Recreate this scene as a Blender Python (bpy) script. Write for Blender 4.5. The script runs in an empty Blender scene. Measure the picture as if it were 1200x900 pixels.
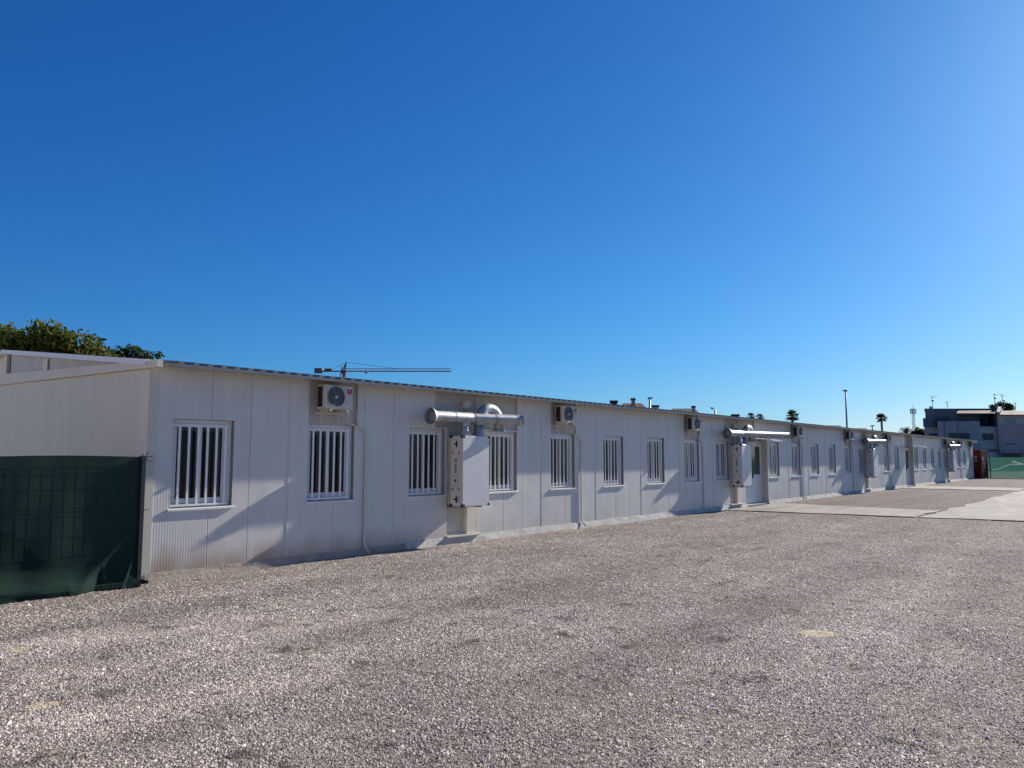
import bpy, math, random
import numpy as np
from mathutils import Vector
random.seed(7)
rng = np.random.default_rng(11)
scene = bpy.context.scene
col = scene.collection
PI = math.pi

# ------------------------------------------------------------------ camera
CAM = Vector((10.167, 0.0, 1.6))
TH = math.radians(39.42065)
PIT = math.radians(5.45234)
cd = bpy.data.cameras.new('camera')
cd.sensor_width = 36.0
cd.lens = 36.0 * 901 / 1200
cd.clip_end = 5000
cam = bpy.data.objects.new('camera', cd)
col.objects.link(cam)
cam.location = CAM
cam.rotation_euler = (PI / 2 + PIT, 0, TH)
scene.camera = cam
FWD = Vector((-math.sin(TH), math.cos(TH), 0))
RGT = Vector((math.cos(TH), math.sin(TH), 0))

# ------------------------------------------------------------------ light
SUN = Vector((1.0, 9.6, 4.5)).normalized()
elev = math.asin(SUN.z)
w = bpy.data.worlds.new('World')
scene.world = w
w.use_nodes = True
nt = w.node_tree
bg = nt.nodes['Background']
sky = nt.nodes.new('ShaderNodeTexSky')
sky.sky_type = 'NISHITA'
sky.sun_disc = False
sky.sun_elevation = elev
sky.sun_rotation = math.atan2(SUN.x, SUN.y)
sky.altitude = 20
sky.air_density = 1.0
sky.dust_density = 0.35
sky.ozone_density = 8.0
# deep, saturated blue of a dry clear morning: each channel of the sky gets its own gamma
ssep = nt.nodes.new('ShaderNodeSeparateColor')
scom = nt.nodes.new('ShaderNodeCombineColor')
nt.links.new(sky.outputs[0], ssep.inputs[0])
for ch, (g_, k_) in enumerate(((1.45, 0.84), (1.08, 0.89), (0.86, 1.0))):
    prev_ = ssep.outputs[ch]
    for op_, v_ in (('MULTIPLY', 0.1), ('POWER', g_), ('MULTIPLY', 10 * k_)):
        mn_ = nt.nodes.new('ShaderNodeMath')
        mn_.operation = op_
        nt.links.new(prev_, mn_.inputs[0])
        mn_.inputs[1].default_value = v_
        prev_ = mn_.outputs[0]
    nt.links.new(prev_, scom.inputs[ch])
nt.links.new(scom.outputs[0], bg.inputs[0])
bg.inputs[1].default_value = 0.062
sl = bpy.data.lights.new('sun', 'SUN')
sl.energy = 5.0
sl.angle = math.radians(0.5)
sl.color = (1.0, 0.93, 0.84)
so = bpy.data.objects.new('sun', sl)
col.objects.link(so)
so.rotation_euler = SUN.to_track_quat('Z', 'Y').to_euler()
so.location = (20, 40, 40)
vs = scene.view_settings
vs.view_transform = 'Standard'
vs.look = 'None'
vs.gamma = 1
vs.use_curve_mapping = False
vs.exposure = 0.7

# ------------------------------------------------------------------ materials
def mat(name, color, rough=0.6, metal=0.0, noise=0.0, nscale=3.0, bump=0.0, bscale=40.0, spec=0.5):
    m = bpy.data.materials.new(name)
    m.use_nodes = True
    t = m.node_tree
    b = t.nodes['Principled BSDF']
    b.inputs['Base Color'].default_value = (*color, 1)
    b.inputs['Roughness'].default_value = rough
    b.inputs['Metallic'].default_value = metal
    b.inputs['Specular IOR Level'].default_value = spec
    tc = t.nodes.new('ShaderNodeTexCoord')
    if noise:
        n = t.nodes.new('ShaderNodeTexNoise')
        n.inputs['Scale'].default_value = nscale
        n.inputs['Detail'].default_value = 6
        n.inputs['Roughness'].default_value = 0.65
        t.links.new(tc.outputs['Object'], n.inputs['Vector'])
        r = t.nodes.new('ShaderNodeMapRange')
        r.inputs[1].default_value = 0.3
        r.inputs[2].default_value = 0.7
        r.inputs[3].default_value = 1 - noise
        r.inputs[4].default_value = 1 + noise
        t.links.new(n.outputs[0], r.inputs[0])
        mx = t.nodes.new('ShaderNodeVectorMath')
        mx.operation = 'SCALE'
        mx.inputs[0].default_value = color
        t.links.new(r.outputs[0], mx.inputs['Scale'])
        t.links.new(mx.outputs[0], b.inputs['Base Color'])
    if bump:
        n2 = t.nodes.new('ShaderNodeTexNoise')
        n2.inputs['Scale'].default_value = bscale
        n2.inputs['Detail'].default_value = 4
        t.links.new(tc.outputs['Object'], n2.inputs['Vector'])
        bp = t.nodes.new('ShaderNodeBump')
        bp.inputs['Strength'].default_value = bump
        bp.inputs['Distance'].default_value = 0.02
        t.links.new(n2.outputs[0], bp.inputs['Height'])
        t.links.new(bp.outputs[0], b.inputs['Normal'])
    return m

def node(t, kind, **kw):
    n = t.nodes.new(kind)
    for k, v in kw.items():
        setattr(n, k, v)
    return n

def mathn(t, op, a, b=None, c=None):
    n = node(t, 'ShaderNodeMath', operation=op)
    for i, v in enumerate((a, b, c)):
        if v is None:
            continue
        if isinstance(v, (int, float)):
            n.inputs[i].default_value = v
        else:
            t.links.new(v, n.inputs[i])
    return n.outputs[0]

def mixc(t, fac, a, b):
    n = node(t, 'ShaderNodeMix', data_type='RGBA')
    for i, v in ((0, fac), (6, a), (7, b)):
        if isinstance(v, (int, float)):
            n.inputs[i].default_value = v
        elif isinstance(v, tuple):
            n.inputs[i].default_value = (*v, 1)
        else:
            t.links.new(v, n.inputs[i])
    return n.outputs[2]

def panel_material(name, base, axis, dirt=True, rib=0.038, ribdepth=0.0006):
    """micro-ribbed lacquered sandwich panel with soil splash above the ground"""
    m = bpy.data.materials.new(name)
    m.use_nodes = True
    t = m.node_tree
    b = t.nodes['Principled BSDF']
    b.inputs['Roughness'].default_value = 0.45
    geo = node(t, 'ShaderNodeNewGeometry')
    sp = node(t, 'ShaderNodeSeparateXYZ')
    t.links.new(geo.outputs['Position'], sp.inputs[0])
    n = node(t, 'ShaderNodeTexNoise')
    n.inputs['Scale'].default_value = 0.9
    n.inputs['Detail'].default_value = 8
    n.inputs['Roughness'].default_value = 0.7
    t.links.new(geo.outputs['Position'], n.inputs['Vector'])
    # vertical streaks
    mp = node(t, 'ShaderNodeMapping')
    mp.inputs['Scale'].default_value = (6, 6, 0.35)
    t.links.new(geo.outputs['Position'], mp.inputs[0])
    n2 = node(t, 'ShaderNodeTexNoise')
    n2.inputs['Scale'].default_value = 1.0
    n2.inputs['Detail'].default_value = 5
    t.links.new(mp.outputs[0], n2.inputs['Vector'])
    k = mathn(t, 'ADD', mathn(t, 'MULTIPLY', n.outputs[0], 0.14), mathn(t, 'MULTIPLY', n2.outputs[0], 0.20))
    k = mathn(t, 'ADD', k, 0.83)
    # module to module shade differences of the lacquer
    fl = mathn(t, 'FLOOR', mathn(t, 'DIVIDE', mathn(t, 'SUBTRACT', sp.outputs[axis], 0.55), 1.0675))
    wn = node(t, 'ShaderNodeTexWhiteNoise', noise_dimensions='1D')
    t.links.new(fl, wn.inputs['W'])
    k = mathn(t, 'ADD', k, mathn(t, 'MULTIPLY', mathn(t, 'SUBTRACT', wn.outputs[0], 0.5), 0.05))
    sc = node(t, 'ShaderNodeVectorMath', operation='SCALE')
    sc.inputs[0].default_value = base
    t.links.new(k, sc.inputs['Scale'])
    c = sc.outputs[0]
    if dirt:
        mp3 = node(t, 'ShaderNodeMapping')
        mp3.inputs['Scale'].default_value = (2.2, 2.2, 0.8)
        t.links.new(geo.outputs['Position'], mp3.inputs[0])
        n3 = node(t, 'ShaderNodeTexNoise')
        n3.inputs['Scale'].default_value = 1.4
        n3.inputs['Detail'].default_value = 7
        t.links.new(mp3.outputs[0], n3.inputs['Vector'])
        hgt = mathn(t, 'ADD', mathn(t, 'MULTIPLY', n3.outputs[0], 0.55), 0.02)
        f = node(t, 'ShaderNodeMapRange', interpolation_type='SMOOTHSTEP')
        t.links.new(mathn(t, 'SUBTRACT', sp.outputs[2], hgt), f.inputs[0])
        f.inputs[1].default_value = 0.2
        f.inputs[2].default_value = -0.28
        # splash is strongest at the near end
        g = node(t, 'ShaderNodeMapRange')
        t.links.new(sp.outputs[1], g.inputs[0])
        g.inputs[1].default_value = 7.5
        g.inputs[2].default_value = 12.0
        g.inputs[3].default_value = 0.75
        g.inputs[4].default_value = 0.16
        c = mixc(t, mathn(t, 'MULTIPLY', f.outputs[0], g.outputs[0]), c, (0.36, 0.23, 0.14))
    t.links.new(c, b.inputs['Base Color'])
    # micro ribs
    ph = mathn(t, 'FRACT', mathn(t, 'DIVIDE', sp.outputs[axis], rib))
    tri = mathn(t, 'ABSOLUTE', mathn(t, 'SUBTRACT', ph, 0.5))
    r = node(t, 'ShaderNodeMapRange', interpolation_type='SMOOTHSTEP')
    t.links.new(tri, r.inputs[0])
    r.inputs[1].default_value = 0.12
    r.inputs[2].default_value = 0.40
    nb = node(t, 'ShaderNodeTexNoise')
    nb.inputs['Scale'].default_value = 1.7
    nb.inputs['Detail'].default_value = 2
    t.links.new(geo.outputs['Position'], nb.inputs['Vector'])
    hh = mathn(t, 'ADD', mathn(t, 'MULTIPLY', r.outputs[0], ribdepth), mathn(t, 'MULTIPLY', nb.outputs[0], 0.008))
    bp = node(t, 'ShaderNodeBump')
    bp.inputs['Strength'].default_value = 1.0
    bp.inputs['Distance'].default_value = 1.0
    t.links.new(hh, bp.inputs['Height'])
    t.links.new(bp.outputs[0], b.inputs['Normal'])
    return m

M = {}
M['wall'] = panel_material('white_sandwich_panel', (0.66, 0.64, 0.595), 1)
M['gable'] = panel_material('cream_sandwich_panel', (0.61, 0.57, 0.475), 0, dirt=False, ribdepth=0.00015)
M['gabletrim'] = mat('cream_gable_trim', (0.63, 0.58, 0.48), 0.5, noise=0.05, nscale=2)
M['recess'] = mat('cream_recess_panel', (0.52, 0.49, 0.43), 0.5, noise=0.06, nscale=2)
M['recess_white'] = mat('white_recess_panel', (0.62, 0.62, 0.62), 0.5, noise=0.06, nscale=2)
M['strip'] = mat('white_trim', (0.60, 0.58, 0.56), 0.4, noise=0.06, nscale=2)
M['cream'] = mat('cream_trim', (0.64, 0.60, 0.52), 0.45, noise=0.05, nscale=2)
M['flash'] = mat('pale_flashing', (0.72, 0.73, 0.74), 0.4, noise=0.06)
M['roof'] = mat('grey_roof_sheet', (0.19, 0.21, 0.215), 0.85, noise=0.12, nscale=1.5, spec=0.05)
M['clad'] = mat('grey_cladding', (0.46, 0.46, 0.46), 0.4, noise=0.08, nscale=2)
M['plinth'] = mat('pale_mortar', (0.50, 0.475, 0.43), 0.9, noise=0.25, nscale=2.5, bump=0.5, bscale=18)
M['frame'] = mat('white_aluminium', (0.76, 0.75, 0.73), 0.35)
M['bars'] = mat('white_bar_paint', (0.84, 0.82, 0.78), 0.4, noise=0.05, nscale=8)
M['glass'] = mat('dark_window_glass', (0.012, 0.014, 0.016), 0.06, spec=0.35)
_t = M['glass'].node_tree
_g = _t.nodes.new('ShaderNodeNewGeometry')
_s = _t.nodes.new('ShaderNodeSeparateXYZ')
_t.links.new(_g.outputs['Position'], _s.inputs[0])
_ph = mathn(_t, 'ABSOLUTE', mathn(_t, 'SUBTRACT', mathn(_t, 'FRACT', mathn(_t, 'DIVIDE', _s.outputs[1], 0.085)), 0.5))
_st = mathn(_t, 'GREATER_THAN', _ph, 0.34)
_wn = _t.nodes.new('ShaderNodeTexWhiteNoise')
_wn.noise_dimensions = '1D'
_t.links.new(mathn(_t, 'FLOOR', mathn(_t, 'DIVIDE', _s.outputs[1], 2.135)), _wn.inputs['W'])
_br = mathn(_t, 'ADD', 0.25, _wn.outputs[0])
_hd = mathn(_t, 'GREATER_THAN', _s.outputs[2], mathn(_t, 'ADD', 1.86, mathn(_t, 'MULTIPLY', _wn.outputs[0], 0.12)))
_c = mixc(_t, mathn(_t, 'MULTIPLY', mathn(_t, 'MULTIPLY', _st, 0.7), _br), (0.008, 0.009, 0.011), (0.05, 0.052, 0.055))
_c = mixc(_t, mathn(_t, 'MULTIPLY', _hd, _br), _c, (0.06, 0.075, 0.068))
_t.links.new(_c, _t.nodes['Principled BSDF'].inputs['Base Color'])
M['blind'] = mat('grey_green_blind', (0.10, 0.12, 0.11), 0.6)
M['doorglass'] = mat('green_door_glass', (0.02, 0.06, 0.055), 0.08)
M['ac'] = mat('ivory_unit_paint', (0.56, 0.53, 0.46), 0.4, noise=0.05, nscale=5)
M['black'] = mat('black_plastic', (0.015, 0.015, 0.017), 0.5)
M['fan'] = mat('dark_fan_grille', (0.07, 0.075, 0.085), 0.45)
M['hub'] = mat('grey_fan_hub', (0.5, 0.5, 0.52), 0.4)
M['red'] = mat('red_badge', (0.42, 0.01, 0.03), 0.4)
M['pink'] = mat('pale_badge_mark', (0.75, 0.35, 0.38), 0.4)
M['pvc'] = mat('cream_pvc', (0.60, 0.57, 0.49), 0.4)
M['galv'] = mat('galvanised_duct', (0.42, 0.43, 0.43), 0.52, 0.5, noise=0.25, nscale=6)
M['case'] = mat('grey_unit_sheet', (0.66, 0.65, 0.65), 0.42, 0.15, noise=0.05, nscale=4)
M['caseside'] = mat('ivory_side_sheet', (0.74, 0.68, 0.57), 0.45, noise=0.05, nscale=5)
M['ink'] = mat('black_print', (0.02, 0.02, 0.02), 0.6)
M['greylabel'] = mat('grey_label', (0.42, 0.41, 0.38), 0.5)
M['postdark'] = mat('dark_green_post', (0.008, 0.02, 0.018), 0.5)
M['wire'] = mat('dark_green_wire', (0.005, 0.017, 0.014), 0.8, spec=0.1)
M['soil'] = mat('dark_soil', (0.03, 0.028, 0.024), 0.9, noise=0.4, nscale=8, bump=0.8, bscale=14)
M['contred'] = mat('container_red', (0.09, 0.018, 0.016), 0.75, noise=0.2, nscale=1.5, spec=0.1)
M['white'] = mat('white_paint', (0.78, 0.78, 0.76), 0.5)
M['fence_green'] = mat('green_mesh_sheet', (0.035, 0.085, 0.068), 0.7, noise=0.2, nscale=1.2)
_t = M['fence_green'].node_tree
_tr = _t.nodes.new('ShaderNodeBsdfTranslucent')
_tr.inputs[0].default_value = (0.045, 0.13, 0.105, 1)
_mx = _t.nodes.new('ShaderNodeMixShader')
_mx.inputs[0].default_value = 0.4
_t.links.new(_t.nodes['Principled BSDF'].outputs[0], _mx.inputs[1])
_t.links.new(_tr.outputs[0], _mx.inputs[2])
_tp = _t.nodes.new('ShaderNodeBsdfTransparent')
_m2 = _t.nodes.new('ShaderNodeMixShader')
_m2.inputs[0].default_value = 0.16
_t.links.new(_mx.outputs[0], _m2.inputs[1])
_t.links.new(_tp.outputs[0], _m2.inputs[2])
_t.links.new(_m2.outputs[0], _t.nodes['Material Output'].inputs['Surface'])
M['cord'] = mat('pale_cord', (0.75, 0.8, 0.75), 0.6)
_t = M['cord'].node_tree
_tr = _t.nodes.new('ShaderNodeBsdfTranslucent')
_tr.inputs[0].default_value = (0.85, 0.9, 0.85, 1)
_mx = _t.nodes.new('ShaderNodeMixShader')
_mx.inputs[0].default_value = 0.6
_t.links.new(_t.nodes['Principled BSDF'].outputs[0], _mx.inputs[1])
_t.links.new(_tr.outputs[0], _mx.inputs[2])
_t.links.new(_mx.outputs[0], _t.nodes['Material Output'].inputs['Surface'])
M['render_dark'] = mat('slate_render', (0.17, 0.175, 0.18), 0.8, noise=0.12, nscale=0.6, spec=0.08)
M['render_mid'] = mat('grey_blue_render', (0.34, 0.34, 0.335), 0.8, noise=0.1, nscale=0.6, spec=0.08)
M['render_light'] = mat('pale_grey_render', (0.47, 0.44, 0.40), 0.8, noise=0.1, nscale=0.6, spec=0.08)
M['render_pink'] = mat('mauve_render', (0.42, 0.33, 0.30), 0.8, noise=0.1, nscale=0.6, spec=0.08)
M['render_beige'] = mat('beige_render', (0.50, 0.43, 0.36), 0.8, noise=0.1, nscale=0.6, spec=0.08)
M['darkglass'] = mat('dark_blue_glazing', (0.012, 0.018, 0.035), 0.25)
M['tile'] = mat('beige_roof_tile', (0.20, 0.17, 0.14), 0.8, noise=0.3, nscale=4, spec=0.08)
M['tile_red'] = mat('terracotta_tile', (0.24, 0.12, 0.085), 0.8, noise=0.3, nscale=3, spec=0.08)
M['chim'] = mat('chimney_render', (0.36, 0.31, 0.28), 0.9, noise=0.15)
M['chimdark'] = mat('chimney_cowl', (0.035, 0.037, 0.04), 0.7)
M['shutter'] = mat('pale_shutter', (0.55, 0.56, 0.56), 0.5)
M['steel'] = mat('grey_steel', (0.25, 0.26, 0.28), 0.5, 0.3)
M['crane_dark'] = mat('crane_red_brown', (0.16, 0.06, 0.05), 0.6)
M['crane_pale'] = mat('crane_pale_steel', (0.24, 0.25, 0.27), 0.6)
M['counter'] = mat('crane_concrete', (0.13, 0.14, 0.13), 0.9)
M['bark'] = mat('brown_bark', (0.12, 0.085, 0.06), 0.9, noise=0.3, nscale=4, bump=0.6, bscale=12)
M['palmtrunk'] = mat('palm_trunk', (0.20, 0.16, 0.12), 0.9, noise=0.2, nscale=4)

def leaf_material(name, c1, c2):
    m = bpy.data.materials.new(name)
    m.use_nodes = True
    t = m.node_tree
    b = t.nodes['Principled BSDF']
    geo = node(t, 'ShaderNodeNewGeometry')
    c = mixc(t, geo.outputs['Random Per Island'], c1, c2)
    t.links.new(c, b.inputs['Base Color'])
    b.inputs['Roughness'].default_value = 0.7
    b.inputs['Specular IOR Level'].default_value = 0.12
    tr = node(t, 'ShaderNodeBsdfTranslucent')
    t.links.new(c, tr.inputs['Color'])
    mx = node(t, 'ShaderNodeMixShader')
    mx.inputs[0].default_value = 0.35
    t.links.new(b.outputs[0], mx.inputs[1])
    t.links.new(tr.outputs[0], mx.inputs[2])
    t.links.new(mx.outputs[0], t.nodes['Material Output'].inputs['Surface'])
    return m
M['leaf'] = leaf_material('olive_leaf', (0.045, 0.06, 0.010), (0.15, 0.165, 0.03))
M['leafdark'] = leaf_material('dark_leaf', (0.025, 0.045, 0.012), (0.07, 0.09, 0.03))
M['palm'] = leaf_material('palm_frond', (0.02, 0.032, 0.016), (0.05, 0.065, 0.03))

def net_material():
    m = bpy.data.materials.new('green_shade_net')
    m.use_nodes = True
    t = m.node_tree
    b = t.nodes['Principled BSDF']
    geo = node(t, 'ShaderNodeNewGeometry')
    n = node(t, 'ShaderNodeTexNoise')
    n.inputs['Scale'].default_value = 5
    n.inputs['Detail'].default_value = 7
    t.links.new(geo.outputs['Position'], n.inputs['Vector'])
    mp = node(t, 'ShaderNodeMapping')
    mp.inputs['Scale'].default_value = (1, 1, 90)
    t.links.new(geo.outputs['Position'], mp.inputs[0])
    n2 = node(t, 'ShaderNodeTexNoise')
    n2.inputs['Scale'].default_value = 1
    n2.inputs['Detail'].default_value = 3
    t.links.new(mp.outputs[0], n2.inputs['Vector'])
    f = mathn(t, 'ADD', mathn(t, 'MULTIPLY', n.outputs[0], 0.5), mathn(t, 'MULTIPLY', n2.outputs[0], 0.5))
    c = mixc(t, f, (0.0028, 0.0155, 0.0118), (0.008, 0.034, 0.0255))
    t.links.new(c, b.inputs['Base Color'])
    b.inputs['Roughness'].default_value = 0.85
    b.inputs['Specular IOR Level'].default_value = 0.15
    tr = node(t, 'ShaderNodeBsdfTransparent')
    tr.inputs[0].default_value = (0.55, 0.8, 0.78, 1)
    mx = node(t, 'ShaderNodeMixShader')
    mx.inputs[0].default_value = 0.05
    t.links.new(b.outputs[0], mx.inputs[1])
    t.links.new(tr.outputs[0], mx.inputs[2])
    t.links.new(mx.outputs[0], t.nodes['Material Output'].inputs['Surface'])
    return m
M['net'] = net_material()

SAND = [(7.77, 7.32, 0.20, 0.16), (2.78, 2.5, 0.10, 0.10), (4.45, 2.1, 0.07, 0.08), (7.4, 2.6, 0.07, 0.06)]

def gravel_material(name, stones=False):
    m = bpy.data.materials.new(name)
    m.use_nodes = True
    t = m.node_tree
    b = t.nodes['Principled BSDF']
    b.inputs['Roughness'].default_value = 0.9
    b.inputs['Specular IOR Level'].default_value = 0.25
    geo = node(t, 'ShaderNodeNewGeometry')
    P = geo.outputs['Position']
    if stones:
        rnd = geo.outputs['Random Per Island']
    else:
        v = node(t, 'ShaderNodeTexVoronoi')
        v.inputs['Scale'].default_value = 42
        t.links.new(P, v.inputs['Vector'])
        sepc = node(t, 'ShaderNodeSeparateColor')
        t.links.new(v.outputs['Color'], sepc.inputs[0])
        rnd = sepc.outputs[0]
    cr = node(t, 'ShaderNodeValToRGB')
    e = cr.color_ramp.elements
    e[0].position = 0.0
    e[0].color = (0.15, 0.110, 0.092, 1)
    e[1].position = 1.0
    e[1].color = (0.86, 0.78, 0.66, 1)
    for p, c in ((0.25, (0.36, 0.285, 0.24)), (0.5, (0.49, 0.405, 0.345)), (0.72, (0.60, 0.515, 0.44)), (0.88, (0.72, 0.64, 0.55))):
        x = e.new(p)
        x.color = (*c, 1)
    t.links.new(rnd, cr.inputs[0])
    c = cr.outputs[0]
    # broad patches where finer / darker / dustier stone shows
    n = node(t, 'ShaderNodeTexNoise')
    n.inputs['Scale'].default_value = 0.45
    n.inputs['Detail'].default_value = 9
    n.inputs['Roughness'].default_value = 0.72
    t.links.new(P, n.inputs['Vector'])
    r = node(t, 'ShaderNodeMapRange')
    r.inputs[1].default_value = 0.32
    r.inputs[2].default_value = 0.68
    r.inputs[3].default_value = 0.80
    r.inputs[4].default_value = 1.16
    t.links.new(n.outputs[0], r.inputs[0])
    mpt = node(t, 'ShaderNodeMapping')
    mpt.inputs['Rotation'].default_value = (0, 0, math.radians(-14))
    mpt.inputs['Scale'].default_value = (1.1, 0.10, 1)
    t.links.new(P, mpt.inputs[0])
    n4 = node(t, 'ShaderNodeTexNoise')
    n4.inputs['Scale'].default_value = 1.0
    n4.inputs['Detail'].default_value = 5
    t.links.new(mpt.outputs[0], n4.inputs['Vector'])
    r4 = node(t, 'ShaderNodeMapRange')
    r4.inputs[1].default_value = 0.35
    r4.inputs[2].default_value = 0.65
    r4.inputs[3].default_value = 0.88
    r4.inputs[4].default_value = 1.28
    t.links.new(n4.outputs[0], r4.inputs[0])
    sc = node(t, 'ShaderNodeVectorMath', operation='SCALE')
    t.links.new(c, sc.inputs[0])
    t.links.new(mathn(t, 'MULTIPLY', mathn(t, 'MULTIPLY', r.outputs[0], r4.outputs[0]), 1.0 if stones else 0.5), sc.inputs['Scale'])  # bare sheet darkened to stand in for shade between its stones
    c = sc.outputs[0]
    n3 = node(t, 'ShaderNodeTexNoise')
    n3.inputs['Scale'].default_value = 1.3
    n3.inputs['Detail'].default_value = 6
    t.links.new(P, n3.inputs['Vector'])
    f3 = node(t, 'ShaderNodeMapRange', interpolation_type='SMOOTHSTEP')
    t.links.new(n3.outputs[0], f3.inputs[0])
    f3.inputs[1].default_value = 0.52
    f3.inputs[2].default_value = 0.75
    c = mixc(t, mathn(t, 'MULTIPLY', f3.outputs[0], 0.35), c, (0.38, 0.32, 0.25))
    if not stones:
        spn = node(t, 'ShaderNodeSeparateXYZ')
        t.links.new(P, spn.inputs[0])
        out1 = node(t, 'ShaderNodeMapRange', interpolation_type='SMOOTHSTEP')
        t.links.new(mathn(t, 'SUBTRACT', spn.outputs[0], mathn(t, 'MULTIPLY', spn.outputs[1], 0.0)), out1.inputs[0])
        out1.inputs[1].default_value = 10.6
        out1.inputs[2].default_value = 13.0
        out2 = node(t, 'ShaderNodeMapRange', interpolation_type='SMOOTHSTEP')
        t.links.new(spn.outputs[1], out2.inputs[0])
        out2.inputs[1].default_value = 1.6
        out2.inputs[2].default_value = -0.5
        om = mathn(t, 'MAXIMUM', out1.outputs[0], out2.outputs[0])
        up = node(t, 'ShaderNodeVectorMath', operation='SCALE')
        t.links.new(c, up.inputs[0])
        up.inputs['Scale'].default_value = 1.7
        c = mixc(t, om, c, up.outputs[0])  # sheet lightened out of view, added so more light bounces back
    if not stones:
        spf = node(t, 'ShaderNodeSeparateXYZ')
        t.links.new(P, spf.inputs[0])
        ff_ = node(t, 'ShaderNodeMapRange', interpolation_type='SMOOTHSTEP')
        t.links.new(mathn(t, 'ADD', spf.outputs[1], mathn(t, 'MULTIPLY', n.outputs[0], 8)), ff_.inputs[0])
        ff_.inputs[1].default_value = 21
        ff_.inputs[2].default_value = 31
        dk = node(t, 'ShaderNodeVectorMath', operation='MULTIPLY')
        dk.inputs[1].default_value = (0.60, 0.54, 0.55)
        t.links.new(c, dk.inputs[0])
        c = mixc(t, ff_.outputs[0], c, dk.outputs[0])  # far gravel darkened: self-shading of its stones put into the colour
    # scattered darker clumps, and hollows whose shade is put into the colour
    nd = node(t, 'ShaderNodeTexNoise')
    nd.inputs['Scale'].default_value = 2.6
    nd.inputs['Detail'].default_value = 7
    nd.inputs['Roughness'].default_value = 0.75
    t.links.new(P, nd.inputs['Vector'])
    fd = node(t, 'ShaderNodeMapRange', interpolation_type='SMOOTHSTEP')
    t.links.new(nd.outputs[0], fd.inputs[0])
    fd.inputs[1].default_value = 0.545
    fd.inputs[2].default_value = 0.65
    c = mixc(t, mathn(t, 'MULTIPLY', fd.outputs[0], 0.75), c, (0.085, 0.065, 0.058))
    if not stones:
        wob = node(t, 'ShaderNodeTexNoise')
        wob.inputs['Scale'].default_value = 6
        wob.inputs['Detail'].default_value = 5
        t.links.new(P, wob.inputs['Vector'])
        sp = node(t, 'ShaderNodeSeparateXYZ')
        t.links.new(P, sp.inputs[0])
        for (sx, sy, ax, ay) in SAND:
            dx = mathn(t, 'DIVIDE', mathn(t, 'SUBTRACT', sp.outputs[0], sx), ax)
            dy = mathn(t, 'DIVIDE', mathn(t, 'SUBTRACT', sp.outputs[1], sy), ay)
            dd = mathn(t, 'SQRT', mathn(t, 'ADD', mathn(t, 'MULTIPLY', dx, dx), mathn(t, 'MULTIPLY', dy, dy)))
            dd = mathn(t, 'ADD', dd, mathn(t, 'MULTIPLY', mathn(t, 'SUBTRACT', wob.outputs[0], 0.5), 1.6))
            f = node(t, 'ShaderNodeMapRange', interpolation_type='SMOOTHSTEP')
            t.links.new(dd, f.inputs[0])
            f.inputs[1].default_value = 1.25
            f.inputs[2].default_value = 0.7
            c = mixc(t, f.outputs[0], c, (0.66, 0.55, 0.37))
    t.links.new(c, b.inputs['Base Color'])
    if not stones:
        v2 = node(t, 'ShaderNodeTexVoronoi')
        v2.inputs['Scale'].default_value = 42
        t.links.new(P, v2.inputs['Vector'])
        v3 = node(t, 'ShaderNodeTexNoise')
        v3.inputs['Scale'].default_value = 7
        v3.inputs['Detail'].default_value = 6
        v3.inputs['Roughness'].default_value = 0.75
        t.links.new(P, v3.inputs['Vector'])
        h = mathn(t, 'SUBTRACT', mathn(t, 'MULTIPLY', v3.outputs[0], 0.11), mathn(t, 'MULTIPLY', v2.outputs['Distance'], 0.018))
        bp = node(t, 'ShaderNodeBump')
        bp.inputs['Strength'].default_value = 1.0
        bp.inputs['Distance'].default_value = 1.0
        t.links.new(h, bp.inputs['Height'])
        t.links.new(bp.outputs[0], b.inputs['Normal'])
    return m
M['gravel'] = gravel_material('grey_mauve_gravel')
M['stones'] = gravel_material('crushed_stone', True)

def concrete_material():
    m = bpy.data.materials.new('worn_concrete')
    m.use_nodes = True
    t = m.node_tree
    b = t.nodes['Principled BSDF']
    b.inputs['Roughness'].default_value = 0.9
    geo = node(t, 'ShaderNodeNewGeometry')
    mp = node(t, 'ShaderNodeMapping')
    mp.inputs['Scale'].default_value = (1.2, 0.25, 1)
    t.links.new(geo.outputs['Position'], mp.inputs[0])
    n = node(t, 'ShaderNodeTexNoise')
    n.inputs['Scale'].default_value = 1.3
    n.inputs['Detail'].default_value = 9
    n.inputs['Roughness'].default_value = 0.7
    t.links.new(mp.outputs[0], n.inputs['Vector'])
    f = node(t, 'ShaderNodeMapRange')
    t.links.new(n.outputs[0], f.inputs[0])
    f.inputs[1].default_value = 0.33
    f.inputs[2].default_value = 0.66
    c = mixc(t, f.outputs[0], (0.085, 0.075, 0.066), (0.285, 0.25, 0.205))
    n2 = node(t, 'ShaderNodeTexNoise')
    n2.inputs['Scale'].default_value = 9
    n2.inputs['Detail'].default_value = 6
    t.links.new(geo.outputs['Position'], n2.inputs['Vector'])
    f2 = node(t, 'ShaderNodeMapRange', interpolation_type='SMOOTHSTEP')
    t.links.new(n2.outputs[0], f2.inputs[0])
    f2.inputs[1].default_value = 0.55
    f2.inputs[2].default_value = 0.7
    c = mixc(t, mathn(t, 'MULTIPLY', f2.outputs[0], 0.5), c, (0.15, 0.13, 0.118))
    t.links.new(c, b.inputs['Base Color'])
    bp = node(t, 'ShaderNodeBump')
    bp.inputs['Distance'].default_value = 0.02
    bp.inputs['Strength'].default_value = 0.5
    t.links.new(n2.outputs[0], bp.inputs['Height'])
    t.links.new(bp.outputs[0], b.inputs['Normal'])
    return m
M['concrete'] = concrete_material()

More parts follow.
